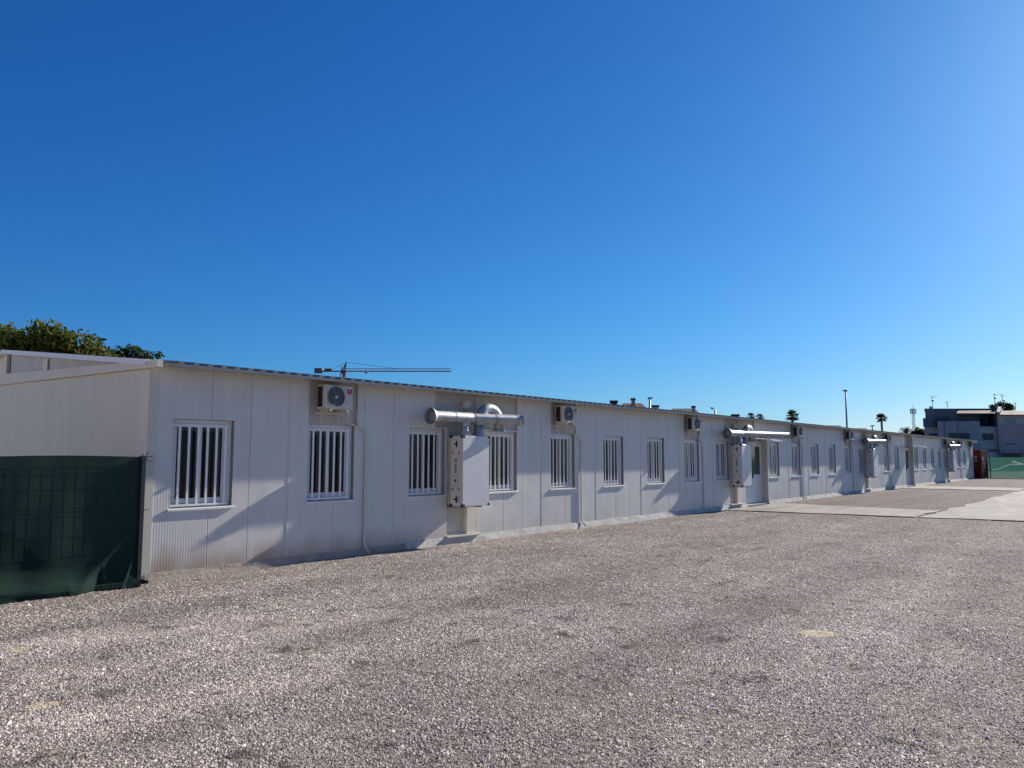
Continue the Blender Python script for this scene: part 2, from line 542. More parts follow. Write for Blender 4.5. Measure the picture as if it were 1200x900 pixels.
# ------------------------------------------------------------------ helpers
def tag(o, label=None, cat=None, group=None, kind=None):
    if label:
        o['label'] = label
    if cat:
        o['category'] = cat
    if group:
        o['group'] = group
    if kind:
        o['kind'] = kind
    return o

def empty(name, loc, label=None, cat=None, group=None, parent=None):
    o = bpy.data.objects.new(name, None)
    o.empty_display_size = 0.2
    col.objects.link(o)
    o.location = Vector(loc)
    if parent:
        o.parent = parent
        o.location = Vector(loc) - wloc(parent)
    return tag(o, label, cat, group)

def wloc(o):
    v = Vector(o.location)
    while o.parent:
        o = o.parent
        v += Vector(o.location)
    return v

class MB:
    """collects shapes; all coordinates are world coordinates (metres)"""
    def __init__(s, fn=None):
        s.v = []
        s.f = []
        s.fn = fn
        s.sm = []
    def add(s, verts, faces, smooth=False):
        k = len(s.v)
        s.v += [tuple(s.fn(*p)) if s.fn else tuple(p) for p in verts]
        s.f += [tuple(i + k for i in f) for f in faces]
        s.sm += [smooth] * len(faces)
        return s
    def box(s, x0, x1, y0, y1, z0, z1):
        v = [(x, y, z) for x in (x0, x1) for y in (y0, y1) for z in (z0, z1)]
        return s.add(v, [(0, 1, 3, 2), (4, 6, 7, 5), (0, 4, 5, 1), (2, 3, 7, 6), (0, 2, 6, 4), (1, 5, 7, 3)])
    def quad(s, a, b, c, d):
        return s.add([a, b, c, d], [(0, 1, 2, 3)])
    def prism(s, poly, vec):
        n = len(poly)
        v = [Vector(p) for p in poly]
        v2 = [p + Vector(vec) for p in v]
        f = [tuple(range(n)), tuple(reversed(range(n, 2 * n)))]
        f += [(i, n + i, n + (i + 1) % n, (i + 1) % n) for i in range(n)]
        return s.add([tuple(p) for p in v + v2], f)
    def tube(s, pts, rad, seg=12, cap=True, smooth=True):
        pts = [Vector(p) for p in pts]
        n = len(pts)
        rads = rad if isinstance(rad, (list, tuple)) else [rad] * n
        V = []
        prev = None
        for i, p in enumerate(pts):
            d = (pts[min(i + 1, n - 1)] - pts[max(i - 1, 0)])
            if d.length < 1e-9:
                d = Vector((0, 0, 1))
            d.normalize()
            if prev is None:
                a = Vector((0, 0, 1)) if abs(d.z) < 0.9 else Vector((1, 0, 0))
                u = d.cross(a).normalized()
            else:
                u = (prev - d * prev.dot(d)).normalized()
            prev = u
            w_ = d.cross(u)
            for k in range(seg):
                a = 2 * PI * k / seg
                V.append(tuple(p + (u * math.cos(a) + w_ * math.sin(a)) * rads[i]))
        F = []
        for i in range(n - 1):
            for k in range(seg):
                F.append((i * seg + k, i * seg + (k + 1) % seg, (i + 1) * seg + (k + 1) % seg, (i + 1) * seg + k))
        if cap:
            F.append(tuple(reversed(range(seg))))
            F.append(tuple(range((n - 1) * seg, n * seg)))
        return s.add(V, F, smooth)
    def bar(s, a, b, t):
        return s.tube([a, b], t, 4, True, False)
    def build(s, name, m, parent=None, label=None):
        me = bpy.data.meshes.new(name)
        off = wloc(parent) if parent else Vector((0, 0, 0))
        me.from_pydata([(x - off.x, y - off.y, z - off.z) for x, y, z in s.v], [], s.f)
        if any(s.sm):
            me.polygons.foreach_set('use_smooth', s.sm)
        me.materials.append(m)
        me.update()
        o = bpy.data.objects.new(name, me)
        col.objects.link(o)
        if parent:
            o.parent = parent
        if label:
            o['label'] = label
        return o

def build_pieces(mb, name, m, parent):
    """one object for every separate piece of the collected shape"""
    key = {}
    idx = [key.setdefault((round(x, 4), round(y, 4), round(z, 4)), len(key)) for x, y, z in mb.v]
    par = list(range(len(key)))
    def find(i):
        while par[i] != i:
            par[i] = par[par[i]]
            i = par[i]
        return i
    for f in mb.f:
        for i in f[1:]:
            par[find(idx[i])] = find(idx[f[0]])
    groups = {}
    for f in mb.f:
        groups.setdefault(find(idx[f[0]]), []).append(f)
    for fs in groups.values():
        q = MB()
        for f in fs:
            q.add([mb.v[i] for i in f], [tuple(range(len(f)))])
        q.build(name, m, parent)

def copy_tree(o, parent=None):
    kids = list(o.children)
    c = o.copy()
    col.objects.link(c)
    c.parent = parent
    for k in kids:
        copy_tree(k, c)
    return c

def arc(cx, cy, cz, r, a0, a1, ax, ay, n=8):
    ax = Vector(ax)
    ay = Vector(ay)
    c = Vector((cx, cy, cz))
    return [c + (ax * math.cos(a0 + (a1 - a0) * i / n) + ay * math.sin(a0 + (a1 - a0) * i / n)) * r for i in range(n + 1)]

# ------------------------------------------------------------------ ground
def gh(x, y):
    """gentle unevenness of the gravel, a couple of centimetres"""
    return (0.010 * np.sin(1.9 * x + 0.7 * y + 0.6 * np.sin(1.3 * y)) + 0.008 * np.sin(0.9 * y - 2.3 * x + 1.1)
            + 0.006 * np.sin(3.7 * y + 1.7 * x + np.sin(2.1 * x)) + 0.005 * np.sin(5.3 * x - 3.1 * y + 0.4)) * np.clip((22.0 - y) / 5.0, 0.22, 1.0) - 0.012

xs = np.concatenate([np.array([-2000, -900, -400, -200, -100, -50, -20, -6]), np.arange(-2, 26.01, 0.2), np.array([30, 40, 60, 100, 200, 400, 900, 2000])])
ys = np.concatenate([np.array([-2000, -900, -400, -150, -50, -15]), np.arange(-4, 30, 0.2), np.arange(30, 75, 0.6), np.array([80, 95, 120, 160, 240, 400, 900, 2000])])
XX, YY = np.meshgrid(xs, ys, indexing='ij')
ZZ = np.where((XX >= -2) & (XX <= 26) & (YY >= -4) & (YY <= 75), gh(XX, YY), -0.012)
vv = np.stack([XX, YY, ZZ], -1).reshape(-1, 3)
nx, ny = len(xs), len(ys)
ii, jj = np.meshgrid(np.arange(nx - 1), np.arange(ny - 1), indexing='ij')
a = (ii * ny + jj).ravel()
ff = np.stack([a, a + ny, a + ny + 1, a + 1], -1)
me = bpy.data.meshes.new('gravel_ground')
me.from_pydata(vv.tolist(), [], ff.tolist())
me.polygons.foreach_set('use_smooth', [True] * len(me.polygons))
me.materials.append(M['gravel'])
ground = bpy.data.objects.new('gravel_ground', me)
col.objects.link(ground)
tag(ground, 'grey and mauve gravel yard in front of the white prefab building', 'ground', kind='structure')

# concrete paths: slabs about 4 cm thick lying in the gravel
def slab(name, pts, label):
    n = 14
    mb = MB()
    out = []
    for i in range(len(pts)):
        p, q = Vector((*pts[i], 0)), Vector((*pts[(i + 1) % len(pts)], 0))
        L = (q - p).length
        k = max(2, int(L / 0.8))
        nor = Vector((q.y - p.y, p.x - q.x, 0)).normalized()
        for j in range(k):
            r = p.lerp(q, j / k)
            if j:
                r += nor * random.uniform(-0.12, 0.12)
            out.append((r.x, r.y, -0.05))
    mb.prism(out, (0, 0, 0.061))
    o = mb.build(name, M['concrete'])
    return tag(o, label, 'path', kind='structure')
slab('concrete_path', [(0.14, 22.4), (5.25, 23.0), (5.3, 26.3), (0.14, 27.0)], 'worn concrete path to the nearer door')
slab('concrete_path', [(0.14, 44.2), (5.32, 44.0), (5.3, 48.2), (0.14, 48.5)], 'worn concrete path to the farther door')
slab('driveway', [(5.36, 22.9), (8.2, 23.5), (12.4, 24.2), (12.2, 69), (5.36, 69)], 'long worn concrete driveway parallel to the building')

ly = MB()  # pale ground added to throw warm sunlight back onto the gable wall
ly.prism([(-45, -60, -0.06), (0.05, -60, -0.06), (0.05, 4.55, -0.06), (-45, 4.55, -0.06)], (0, 0, 0.075))
tag(ly.build('bounce_lot', mat('pale_bounce_ground', (0.78, 0.64, 0.45), 0.95, noise=0.2, nscale=0.8, bump=0.3, bscale=6)), 'pale ground added behind the green net fence to bounce warm light', 'ground', kind='structure')

# loose crushed stone near the camera: too many to count
def stones(n, r0, r1):
    a = TH_MIN + (TH_MAX - TH_MIN) * rng.random(n)
    r = np.sqrt(r0 * r0 + (r1 * r1 - r0 * r0) * rng.random(n))
    x = CAM.x + r * np.sin(a)
    y = CAM.y + r * np.cos(a)
    return x, y
TH_MIN = -TH - math.radians(40)
TH_MAX = -TH + math.radians(38)
parts = []
for n, r0, r1, smin, smax in ((330000, 3.4, 8.5, 0.0045, 0.0125), (260000, 8.5, 16.0, 0.0065, 0.0140), (150000, 16.0, 27.0, 0.009, 0.018)):
    x, y = stones(n, r0, r1)
    s = smin + (smax - smin) * rng.random(n) ** 1.9
    big = rng.random(n) < 0.012
    s = np.where(big, s * 1.9, s)
    parts.append((x, y, s))
x = np.concatenate([p[0] for p in parts])
y = np.concatenate([p[1] for p in parts])
s = np.concatenate([p[2] for p in parts])
thin = 0.5 + 0.5 * np.sin(1.3 * x + 2.1 * np.sin(0.8 * y)) * np.sin(1.1 * y + 1.7 * np.sin(0.9 * x))
keep = (x > 0.09) & (rng.random(len(x)) < 0.62 + 0.38 * thin)
edge = 0.25 * (rng.random(len(x)) - 0.5)
keep &= ~((y > 22.4 + edge) & (x < 5.4) & (y < 27.2)) & ~((y > 23.0 + edge) & (x > 5.3))
for (sx, sy, ax, ay) in SAND:
    q = ((x - sx) / (ax * 1.3)) ** 2 + ((y - sy) / (ay * 1.3)) ** 2 + 0.7 * (rng.random(len(x)) - 0.5)
    keep &= ~((q < 1) & (rng.random(len(x)) < 0.84))
x, y, s = x[keep], y[keep], s[keep]
N = len(x)
pyv = np.array([(1, 0, -0.35), (0, 1, -0.35), (-1, 0, -0.35), (0, -1, -0.35), (0, 0, 0.6)], float)
pyf = np.array([(0, 1, 4), (1, 2, 4), (2, 3, 4), (3, 0, 4)])
V = np.repeat(pyv[None], N, 0)
V[:, :4] *= (0.7 + 0.6 * rng.random((N, 4, 1)))
V[:, 4, :2] += 0.9 * (rng.random((N, 2)) - 0.5)
V[:, 4, 2] *= 0.5 + 0.7 * rng.random(N)
V[:, :, 1] *= (0.6 + 0.5 * rng.random(N))[:, None]
an = 2 * PI * rng.random(N)
ca, sa = np.cos(an)[:, None], np.sin(an)[:, None]
Vx = V[:, :, 0] * ca - V[:, :, 1] * sa
Vy = V[:, :, 0] * sa + V[:, :, 1] * ca
V = np.stack([Vx, Vy, V[:, :, 2]], -1) * s[:, None, None]
V += np.stack([x, y, gh(x, y) + s * 0.25 * rng.random(N)], -1)[:, None, :]
F = (pyf[None] + (np.arange(N) * 5)[:, None, None]).reshape(-1, 3)
me = bpy.data.meshes.new('loose_gravel')
me.vertices.add(N * 5)
me.vertices.foreach_set('co', V.astype(np.float32).ravel())
me.loops.add(F.size)
me.loops.foreach_set('vertex_index', F.astype(np.int32).ravel())
me.polygons.add(len(F))
me.polygons.foreach_set('loop_start', np.arange(0, F.size, 3, dtype=np.int32))
me.update(calc_edges=True)
me.materials.append(M['stones'])
lg = bpy.data.objects.new('loose_gravel', me)
col.objects.link(lg)
tag(lg, 'loose crushed grey and pinkish stones lying over the yard', 'gravel', kind='stuff')

# ------------------------------------------------------------------ the long prefab building
Y0, Y1 = 4.83, 67.3
ZT = 2.845
D1, D2 = (24.35, 26.28), (46.05, 47.95)
WIN = [5.59, 7.78, 9.92, 12.07, 14.18, 16.32, 18.45, 20.56, 22.65, 26.96, 29.13, 31.27, 33.45, 35.62, 37.75, 42.1, 44.2, 48.62, 50.75, 52.9, 55.0, 56.75, 61.5, 63.65, 65.85]
ACW = [7.78, 14.18, 20.56, 29.13, 35.62, 42.1, 56.75, 61.5, 65.85]
VU = [10.41, 23.09, 38.06, 57.1]
WZ0, WZ1, WHW = 0.915, 2.125, 0.455

bld = empty('prefab_building', (0, Y0, 0), 'long low white prefab building with barred windows and corrugated roof', 'building')

# openings: (y0, y1, z0, z1, depth)
OP = []
for c in WIN:
    OP.append((c - WHW, c + WHW, WZ0, WZ1, 0.115))
for c in ACW:
    OP.append((c - WHW, c + WHW + 0.06, WZ1, ZT, 0.05))
for v in VU:
    OP.append((v + 0.04, v + 0.88, 0.11, ZT, 0.065))
    OP.append((v - 0.29, v + 2.14, WZ1 + 0.03, ZT, 0.05))
for d in (D1, D2):
    OP.append((d[0], d[1], 0.05, ZT if d is D2 else 2.32, 0.24))
JOINTS = []
for k in range(30):
    base = 5.59 + 2.135 * k
    for dd in (0.10, 0.72):
        yj = base + dd
        if yj < Y1 - 0.3 and not any(o[0] - 0.1 < yj < o[1] + 0.1 and o[2] < 0.3 for o in OP):
            JOINTS.append(yj)
for yj in JOINTS:
    OP.append((yj - 0.004, yj + 0.004, 0.12, ZT, 0.012))

ycuts = sorted(set([Y0, Y1] + [v for o in OP for v in (o[0], o[1])]))
zcuts = sorted(set([0.0, ZT] + [v for o in OP for v in (o[2], o[3])]))
def depth_at(yy, zz):
    d = 0.0
    for o in OP:
        if o[0] < yy < o[1] and o[2] < zz < o[3]:
            d = max(d, o[4])
    return d
ny_, nz_ = len(ycuts) - 1, len(zcuts) - 1
dep = [[depth_at((ycuts[i] + ycuts[i + 1]) / 2, (zcuts[j] + zcuts[j + 1]) / 2) for j in range(nz_)] for i in range(ny_)]
wall_mb, rec_mb, rev_mb = MB(), MB(), MB()
for i in range(ny_):
    a_, b_ = ycuts[i], ycuts[i + 1]
    if b_ - a_ < 1e-6:
        continue
    for j in range(nz_):
        c_, d_ = zcuts[j], zcuts[j + 1]
        D = dep[i][j]
        # window openings carry their own frame, doors their own leaf
        mb = wall_mb if D < 0.02 else rev_mb if 0.1 < D < 0.2 else rec_mb
        mb.quad((-D, a_, c_), (-D, b_, c_), (-D, b_, d_), (-D, a_, d_))
        if i + 1 < ny_ and abs(dep[i + 1][j] - D) > 1e-6:
            E_ = dep[i + 1][j]
            m2 = rev_mb if 0.1 < max(D, E_) < 0.2 else rec_mb if max(D, E_) > 0.04 else wall_mb
            m2.quad((-D, b_, c_), (-E_, b_, c_), (-E_, b_, d_), (-D, b_, d_))
        if j + 1 < nz_ and abs(dep[i][j + 1] - D) > 1e-6:
            E_ = dep[i][j + 1]
            m2 = rev_mb if 0.1 < max(D, E_) < 0.2 else rec_mb if max(D, E_) > 0.04 else wall_mb
            m2.quad((-D, a_, d_), (-D, b_, d_), (-E_, b_, d_), (-E_, a_, d_))
wall_mb.build('wall', M['wall'], bld)
build_pieces(rev_mb, 'window_reveal', mat('shaded_reveal', (0.26, 0.245, 0.22), 0.6), bld)  # shade inside the window recesses is put into this darker colour
build_pieces(rec_mb, 'recess_panel', M['recess'], bld)

# gable wall, back wall, far wall
RX, RZ, SL = -5.42, 3.47, 0.1125          # ridge position and height
gm = MB()
gm.prism([(0.0, Y0 - 0.03, 0), (0.0, Y0 - 0.03, 2.80), (-5.64, Y0 - 0.03, 2.95), (-11.0, Y0 - 0.03, 2.80), (-11.0, Y0 - 0.03, 0)], (0, 0.029, 0))
gm.build('gable_wall', M['gable'], bld)
bm_ = MB()
bm_.box(-11.0, -10.95, Y0, Y1, 0, 2.8)
bm_.box(-10.95, -0.08, Y1 - 0.06, Y1, 0, 2.8)
bm_.build('rear_wall', M['recess_white'], bld)
# corner post strip on the gable
cm = MB()
cm.box(-0.12, 0.012, Y0 - 0.045, Y0 - 0.031, 0.0, 2.76)
cm.box(0.002, 0.012, Y0 - 0.031, Y0 + 0.07, 0.0, 2.80)
cm.build('corner_trim', M['gabletrim'], bld)
# gable trim (long cream flashing, thicker towards the ridge)
tm = MB()
tm.prism([(0.33, Y0 - 0.10, 2.77), (0.33, Y0 - 0.10, 2.868), (-1.0, Y0 - 0.10, 2.91), (-5.60, Y0 - 0.10, 3.075), (-11.2, Y0 - 0.10, 2.90), (-11.2, Y0 - 0.10, 2.72), (-5.60, Y0 - 0.10, 2.885)], (0, 0.069, 0))
tm.build('gable_trim', M['gabletrim'], bld)
# corrugated triangle under the roof slope
cl = MB()
xx = -0.9
k = 0
prev = None
while xx > -5.42:
    top = RZ - 0.03 - abs(xx - RX) * SL
    yy = Y0 + (0.0, 0.0, 0.03, 0.03)[k % 4]
    cur = (xx, yy, 2.86 + 0.03 * (-xx) - 0.02, top)
    if prev:
        cl.quad((prev[0], prev[1], prev[2]), (cur[0], cur[1], cur[2]), (cur[0], cur[1], cur[3]), (prev[0], prev[1], prev[3]))
    prev = cur
    xx -= 0.075 if k % 2 else 0.035
    k += 1
cl.build('corrugated_gable', M['clad'], bld)
cp = MB()
cp.prism([(-5.40, Y0 - 0.02, 3.0), (-5.40, Y0 - 0.02, RZ - 0.03), (-10.9, Y0 - 0.02, RZ - 0.03 - 5.5 * SL), (-10.9, Y0 - 0.02, 2.8)], (0, 0.03, 0))
cp.box(-5.47, -5.39, Y0 - 0.05, Y0 - 0.021, 3.04, RZ - 0.05)
cp.box(-3.75, -3.58, Y0 - 0.03, Y0 - 0.012, 2.98, RZ - 0.06 - 1.8 * SL)
cp.build('gable_panel', M['gabletrim'], bld)
# roof flashing on the gable edge
fm = MB()
for sgn, xe in ((1, 0.05), (-1, -11.2)):
    L = abs(xe - RX)
    z1 = RZ + 0.035
    fm.prism([(RX, Y0 - 0.13, z1), (xe, Y0 - 0.13, z1 - L * SL), (xe, Y0 - 0.13, z1 - L * SL - 0.075), (RX, Y0 - 0.13, z1 - 0.075)], (0, 0.22, 0))
fm.build('roof_flashing', M['flash'], bld)

# corrugated sandwich roof: flat underside, trapezoid ribs on top
def roof_mesh():
    mb = MB()
    P = 0.205
    prof = []
    yy = Y0 + 0.092
    while yy < Y1 + 0.25:
        prof += [(yy, 0.042), (yy + 0.075, 0.042), (yy + 0.092, 0.080), (yy + 0.150, 0.080), (yy + 0.167, 0.042)]
        yy += P
    XE = 0.345
    ze = RZ - 0.03 - (XE - RX) * SL
    zr = RZ - 0.03
    xb = -11.15
    zb = RZ - 0.03 - (RX - xb) * SL
    n = len(prof)
    V = []
    for (yy, h) in prof:
        V += [(XE, yy, ze), (XE, yy, ze + h), (RX, yy, zr + h), (xb, yy, zb + h), (xb, yy, zb), (RX, yy, zr)]
    F = []
    for i in range(n - 1):
        for k in range(6):
            F.append((i * 6 + k, i * 6 + (k + 1) % 6, (i + 1) * 6 + (k + 1) % 6, (i + 1) * 6 + k))
    F.append(tuple(range(6)))
    F.append(tuple(reversed(range((n - 1) * 6, n * 6))))
    mb.add(V, F)
    return mb
roof_mesh().build('roof', M['roof'], bld)
ef = MB()
ef.prism([(0.0, Y0 + 0.1, 2.842), (0.05, Y0 + 0.1, 2.775), (0.05, Y0 + 0.1, 2.770), (0.0, Y0 + 0.1, 2.770)], (0, 0.001, 0))
far = MB()
far.box(-0.3, 0.30, Y1 + 0.27, Y1 + 0.30, 2.70, 2.90)
far.build('end_flashing', M['flash'], bld)

# plinth: sloping mortar fillet at the foot of the wall, interrupted at doorways
pm = MB()
yy = Y0
random.seed(3)
def plinth_run(a_, b_, pm):
    n = max(2, int((b_ - a_) / 0.35))
    ring = []
    for i in range(n + 1):
        y_ = a_ + (b_ - a_) * i / n
        t = 0.045 + random.uniform(-0.006, 0.006)
        h = 0.112 + random.uniform(-0.006, 0.006)
        if b_ < 10:
            t, h = t - 0.018, h - 0.02
        ring.append(((0.004, y_, h), (0.022 if b_ > 10 else 0.012, y_, h), (t, y_, 0.035), (t + 0.03, y_, -0.06), (0.004, y_, -0.06)))
    V = [p for r in ring for p in r]
    F = []
    for i in range(n):
        for k in range(5):
            F.append((i * 5 + k, i * 5 + (k + 1) % 5, i * 5 + 5 + (k + 1) % 5, i * 5 + 5 + k))
    F += [tuple(range(5)), tuple(reversed(range(n * 5, n * 5 + 5)))]
    pm.add(V, F)
plinth_run(Y0, 9.4, pm)
pm.build('plinth', mat('soiled_plinth', (0.36, 0.30, 0.24), 0.9, noise=0.25, nscale=3, bump=0.4, bscale=18), bld, 'low soiled plinth at the near end')
pm = MB()
for a_, b_ in ((9.401, D1[0]), (D1[1], D2[0]), (D2[1], Y1)):
    plinth_run(a_, b_, pm)
build_pieces(pm, 'plinth', M['plinth'], bld)
for v in VU:
    t_ = MB()
    t_.box(-0.062, 0.09, v, v + 0.92, 0.112, 0.14)
    t_.box(-0.060, -0.03, v + 0.04, v + 0.88, 0.141, 0.17)
    t_.build('threshold', M['cream'], bld)

# cover strips between the modules
for k in range(30):
    yj = 4.84 + 2.135 * k
    if k == 0:
        continue
    if any(o[0] - 0.03 < yj < o[1] + 0.03 for o in OP if o[4] > 0.04):
        continue
    s_ = MB()
    s_.box(0.0005, 0.005, yj - 0.015, yj + 0.015, 0.12, ZT - 0.004)
    s_.build('cover_strip', M['strip'], bld)

# ---- windows
def make_window(c, closed):
    wx = -0.112
    a_, b_ = c - WHW, c + WHW
    fr = MB()
    g = 0.004
    for (p, q, r, s_) in ((a_ + g, b_ - g, WZ0 + g, WZ0 + 0.055), (a_ + g, b_ - g, WZ1 - 0.055, WZ1 - g), (a_ + g, a_ + 0.05, WZ0 + 0.056, WZ1 - 0.051), (b_ - 0.085, b_ - g, WZ0 + 0.056, WZ1 - 0.051)):
        fr.box(wx, -0.065, p, q, r, s_)
    w_ = fr.build('window', M['frame'], bld)
    mid = c - 0.02
    for (p, q, xo) in ((a_ + 0.051, mid + 0.02, -0.088), (mid - 0.025, b_ - 0.086, -0.076)):
        sm_ = MB()
        t = 0.054
        z0, z1 = WZ0 + 0.058, WZ1 - 0.053
        for (p2, q2, r2, s2) in ((p, q, z0, z0 + t + 0.012), (p, q, z1 - t, z1), (p, p + t, z0 + t + 0.0125, z1 - t - 0.0005), (q - t, q, z0 + t + 0.0125, z1 - t - 0.0005)):
            sm_.box(xo - 0.011, xo, p2, q2, r2, s2)
        sm_.build('sash', M['frame'], w_)
        gl = MB()
        gl.box(xo - 0.008, xo - 0.004, p + t, q - t, z0 + t, z1 - t)
        gl.build('pane', M['glass'], w_)
    bars = MB()
    for i in range(6):
        y_ = a_ + 0.115 + i * (2 * WHW - 0.23) / 5
        bars.box(-0.032, -0.022, y_ - 0.016, y_ + 0.016, WZ0 + 0.047, WZ1 - 0.098)
    for z_ in (WZ0 + 0.022, WZ1 - 0.0975):
        bars.box(-0.034, -0.021, a_ + 0.015, b_ - 0.06, z_, z_ + 0.025)
    bars.build('security_bars', M['bars'], w_)
    si = MB()
    si.prism([(-0.03, a_ - 0.035, WZ0 - 0.002), (0.03, a_ - 0.035, WZ0 - 0.012), (0.03, a_ - 0.035, WZ0 - 0.036), (0.001, a_ - 0.035, WZ0 - 0.036), (0.001, a_ - 0.035, WZ0 - 0.012), (-0.03, a_ - 0.035, WZ0 - 0.007)], (0, 2 * WHW + 0.07, 0))
    si.build('sill', M['frame'], w_)
    return w_
for c in WIN:
    make_window(c, False)

# ---- doors and their canopies
for d in (D1, D2):
    a_, b_ = d
    dm = MB()
    x0, x1 = -0.235, -0.19
    dz = 2.06
    dm.box(x0, x1, a_ + 0.01, b_ - 0.01, dz, 2.14)
    dm.box(x0, x1, a_ + 0.01, a_ + 0.07, 0.06, dz - 0.001)
    dm.box(x0, x1, b_ - 0.07, b_ - 0.01, 0.06, dz - 0.001)
    door = dm.build('door', M['frame'], bld)
    mid = (a_ + b_) / 2
    for p, q in ((a_ + 0.071, mid - 0.004), (mid + 0.004, b_ - 0.071)):
        lf = MB()
        lf.box(x0 + 0.005, x1 - 0.008, p, q, 0.065, 1.02)
        lf.box(x0 + 0.005, x1 - 0.008, p, p + 0.075, 1.021, dz - 0.002)
        lf.box(x0 + 0.005, x1 - 0.008, q - 0.075, q, 1.021, dz - 0.002)
        lf.box(x0 + 0.005, x1 - 0.008, p + 0.076, q - 0.076, dz - 0.09, dz - 0.002)
        lf.build('door_leaf', M['frame'], door)
        gl = MB()
        gl.box(x0 + 0.012, x1 - 0.02, p + 0.075, q - 0.075, 1.02, dz - 0.09)
        gl.build('door_glass', M['doorglass'], door)
    hd = MB()
    hd.box(x1 - 0.008, x1 + 0.05, mid + 0.03, mid + 0.06, 0.9, 1.1)
    hd.box(x1 + 0.02, x1 + 0.05, mid + 0.03, mid + 0.16, 1.0, 1.03)
    hd.build('door_handle', M['black'], door)
    cn = MB()
    ln = 0.56 if d is D1 else 0.75
    for p, q, dz_ in ((a_ + 0.05, mid - 0.05, 0.02), (mid - 0.04, b_ + 0.03, 0.0)):
        cn.prism([(0.002, p, 2.25 + dz_), (ln, p, 2.17 + dz_), (ln, p, 2.145 + dz_), (0.002, p, 2.225 + dz_)], (0, q - p, 0))
    for y_ in (a_ + 0.12, mid, b_ - 0.05):
        cn.bar((0.004, y_, 2.02), (ln * 0.6, y_, 2.14), 0.012)
    cn.build('door_canopy', M['strip'], bld)
    jb = MB()
    jb.box(-0.236, 0.012, b_ + 0.001, b_ + 0.05, 0.05, 2.22)
    jb.build('door_jamb', M['cream'], bld)

# ------------------------------------------------------------------ air conditioners
def make_ac():
    y0, y1, z0, z1, xa, xb = -0.28, 0.27, 2.365, 2.75, 0.035, 0.25
    r = empty('air_conditioner', (0, 0, 2.36), None, 'air conditioner', 'air conditioners hung under the eaves')
    b = MB()
    b.box(xa, xb, y0, y1, z0, z1)
    o = b.build('casing', M['ac'], r)
    bv = o.modifiers.new('bevel', 'BEVEL')
    bv.width = 0.012
    bv.segments = 2
    g = MB()
    g.box(xa + 0.025, xb - 0.065, y0 - 0.004, y0 + 0.01, z0 + 0.03, z1 - 0.03)
    g.build('side_grille', M['black'], r)
    cy, cz, R = -0.07, (z0 + z1) / 2, 0.165
    f = MB()
    seg = 28
    f.add([(xb + 0.004, cy + R * math.cos(2 * PI * i / seg), cz + R * math.sin(2 * PI * i / seg)) for i in range(seg)], [tuple(range(seg))])
    fo = f.build('fan_guard', M['fan'], r)
    h = MB()
    h.tube([(xb + 0.004, cy, cz), (xb + 0.022, cy, cz)], 0.03, 14)
    h.build('fan_hub', M['hub'], fo)
    rg = MB()
    for k in range(2, 6):
        rr = R * k / 5
        rg.tube([(xb + 0.014, cy + rr * math.cos(2 * PI * i / 20), cz + rr * math.sin(2 * PI * i / 20)) for i in range(21)], 0.0028 if k < 5 else 0.007, 4, False)
    for k in range(16):
        a = 2 * PI * k / 16
        rg.bar((xb + 0.013, cy + 0.03 * math.cos(a), cz + 0.03 * math.sin(a)), (xb + 0.013, cy + R * math.cos(a + 0.3), cz + R * math.sin(a + 0.3)), 0.0022)
    rg.build('guard_wires', M['steel'], fo)
    lb = MB()
    lb.box(xb + 0.0005, xb + 0.005, 0.155, 0.245, z1 - 0.13, z1 - 0.055)
    lo = lb.build('badge', M['red'], r)
    mk = MB()
    mk.box(xb + 0.0055, xb + 0.007, 0.17, 0.23, z1 - 0.10, z1 - 0.092)
    mk.prism([(xb + 0.0055, 0.185, z1 - 0.088), (xb + 0.0055, 0.215, z1 - 0.088), (xb + 0.0055, 0.2, z1 - 0.068)], (0.0015, 0, 0))
    mk.build('badge_mark', M['pink'], lo)
    br = MB()
    for y_ in (y0 + 0.1, y1 - 0.12):
        br.box(0.0, xb + 0.03, y_ - 0.018, y_ + 0.018, z0 - 0.04, z0 - 0.005)
        br.box(0.002, 0.03, y_ - 0.018, y_ + 0.018, z0 - 0.22, z0 - 0.041)
        br.box(0.03, 0.05, y_ - 0.019, y_ + 0.019, z0 - 0.005, z0 + 0.02)
    br.box(0.0, 0.035, y0 - 0.02, y1 + 0.02, z0 - 0.075, z0 - 0.042)
    br.build('bracket', M['ac'], r)
    vb = MB()
    vb.tube([(xb - 0.08, y1 + 0.005, z0 + 0.08), (xb - 0.08, y1 + 0.05, z0 + 0.06)], 0.02, 10)
    vb.tube([(xb - 0.08, y1 - 0.02, z0 + 0.03), (xb - 0.08, y1 + 0.04, z0 + 0.03)], 0.015, 10)
    vb.build('valve', M['galv'], r)
    dp = MB()
    pts = [(xb - 0.05, y1 - 0.04, z0 + 0.0), (xb - 0.06, y1 - 0.04, z0 - 0.09), (0.13, y1 - 0.05, z0 - 0.13), (0.06, y1 + 0.05, z0 - 0.19), (0.03, y1 + 0.36, z0 - 0.29), (0.025, y1 + 0.45, z0 - 0.36), (0.024, y1 + 0.47, z0 - 0.46),
           (0.024, y1 + 0.47, 1.2), (0.024, y1 + 0.47, 0.2), (0.05, y1 + 0.48, 0.12), (0.13, y1 + 0.50, 0.03)]
    dp.tube(pts, 0.017, 8)
    dp.build('drain_pipe', M['pvc'], r)
    return r
ac_labels = ['ivory air conditioner with red badge, highest and nearest to the green net fence',
             'ivory air conditioner above the window just right of the nearest duct unit',
             'ivory air conditioner above the window just left of the duct unit by the nearer door',
             'ivory air conditioner above the second window right of the nearer door',
             'ivory air conditioner above the second window left of the third duct unit',
             'ivory air conditioner just right of the third duct unit',
             'ivory air conditioner just left of the farthest duct unit',
             'ivory air conditioner just right of the farthest duct unit',
             'ivory air conditioner at the far end of the building beside the red container']
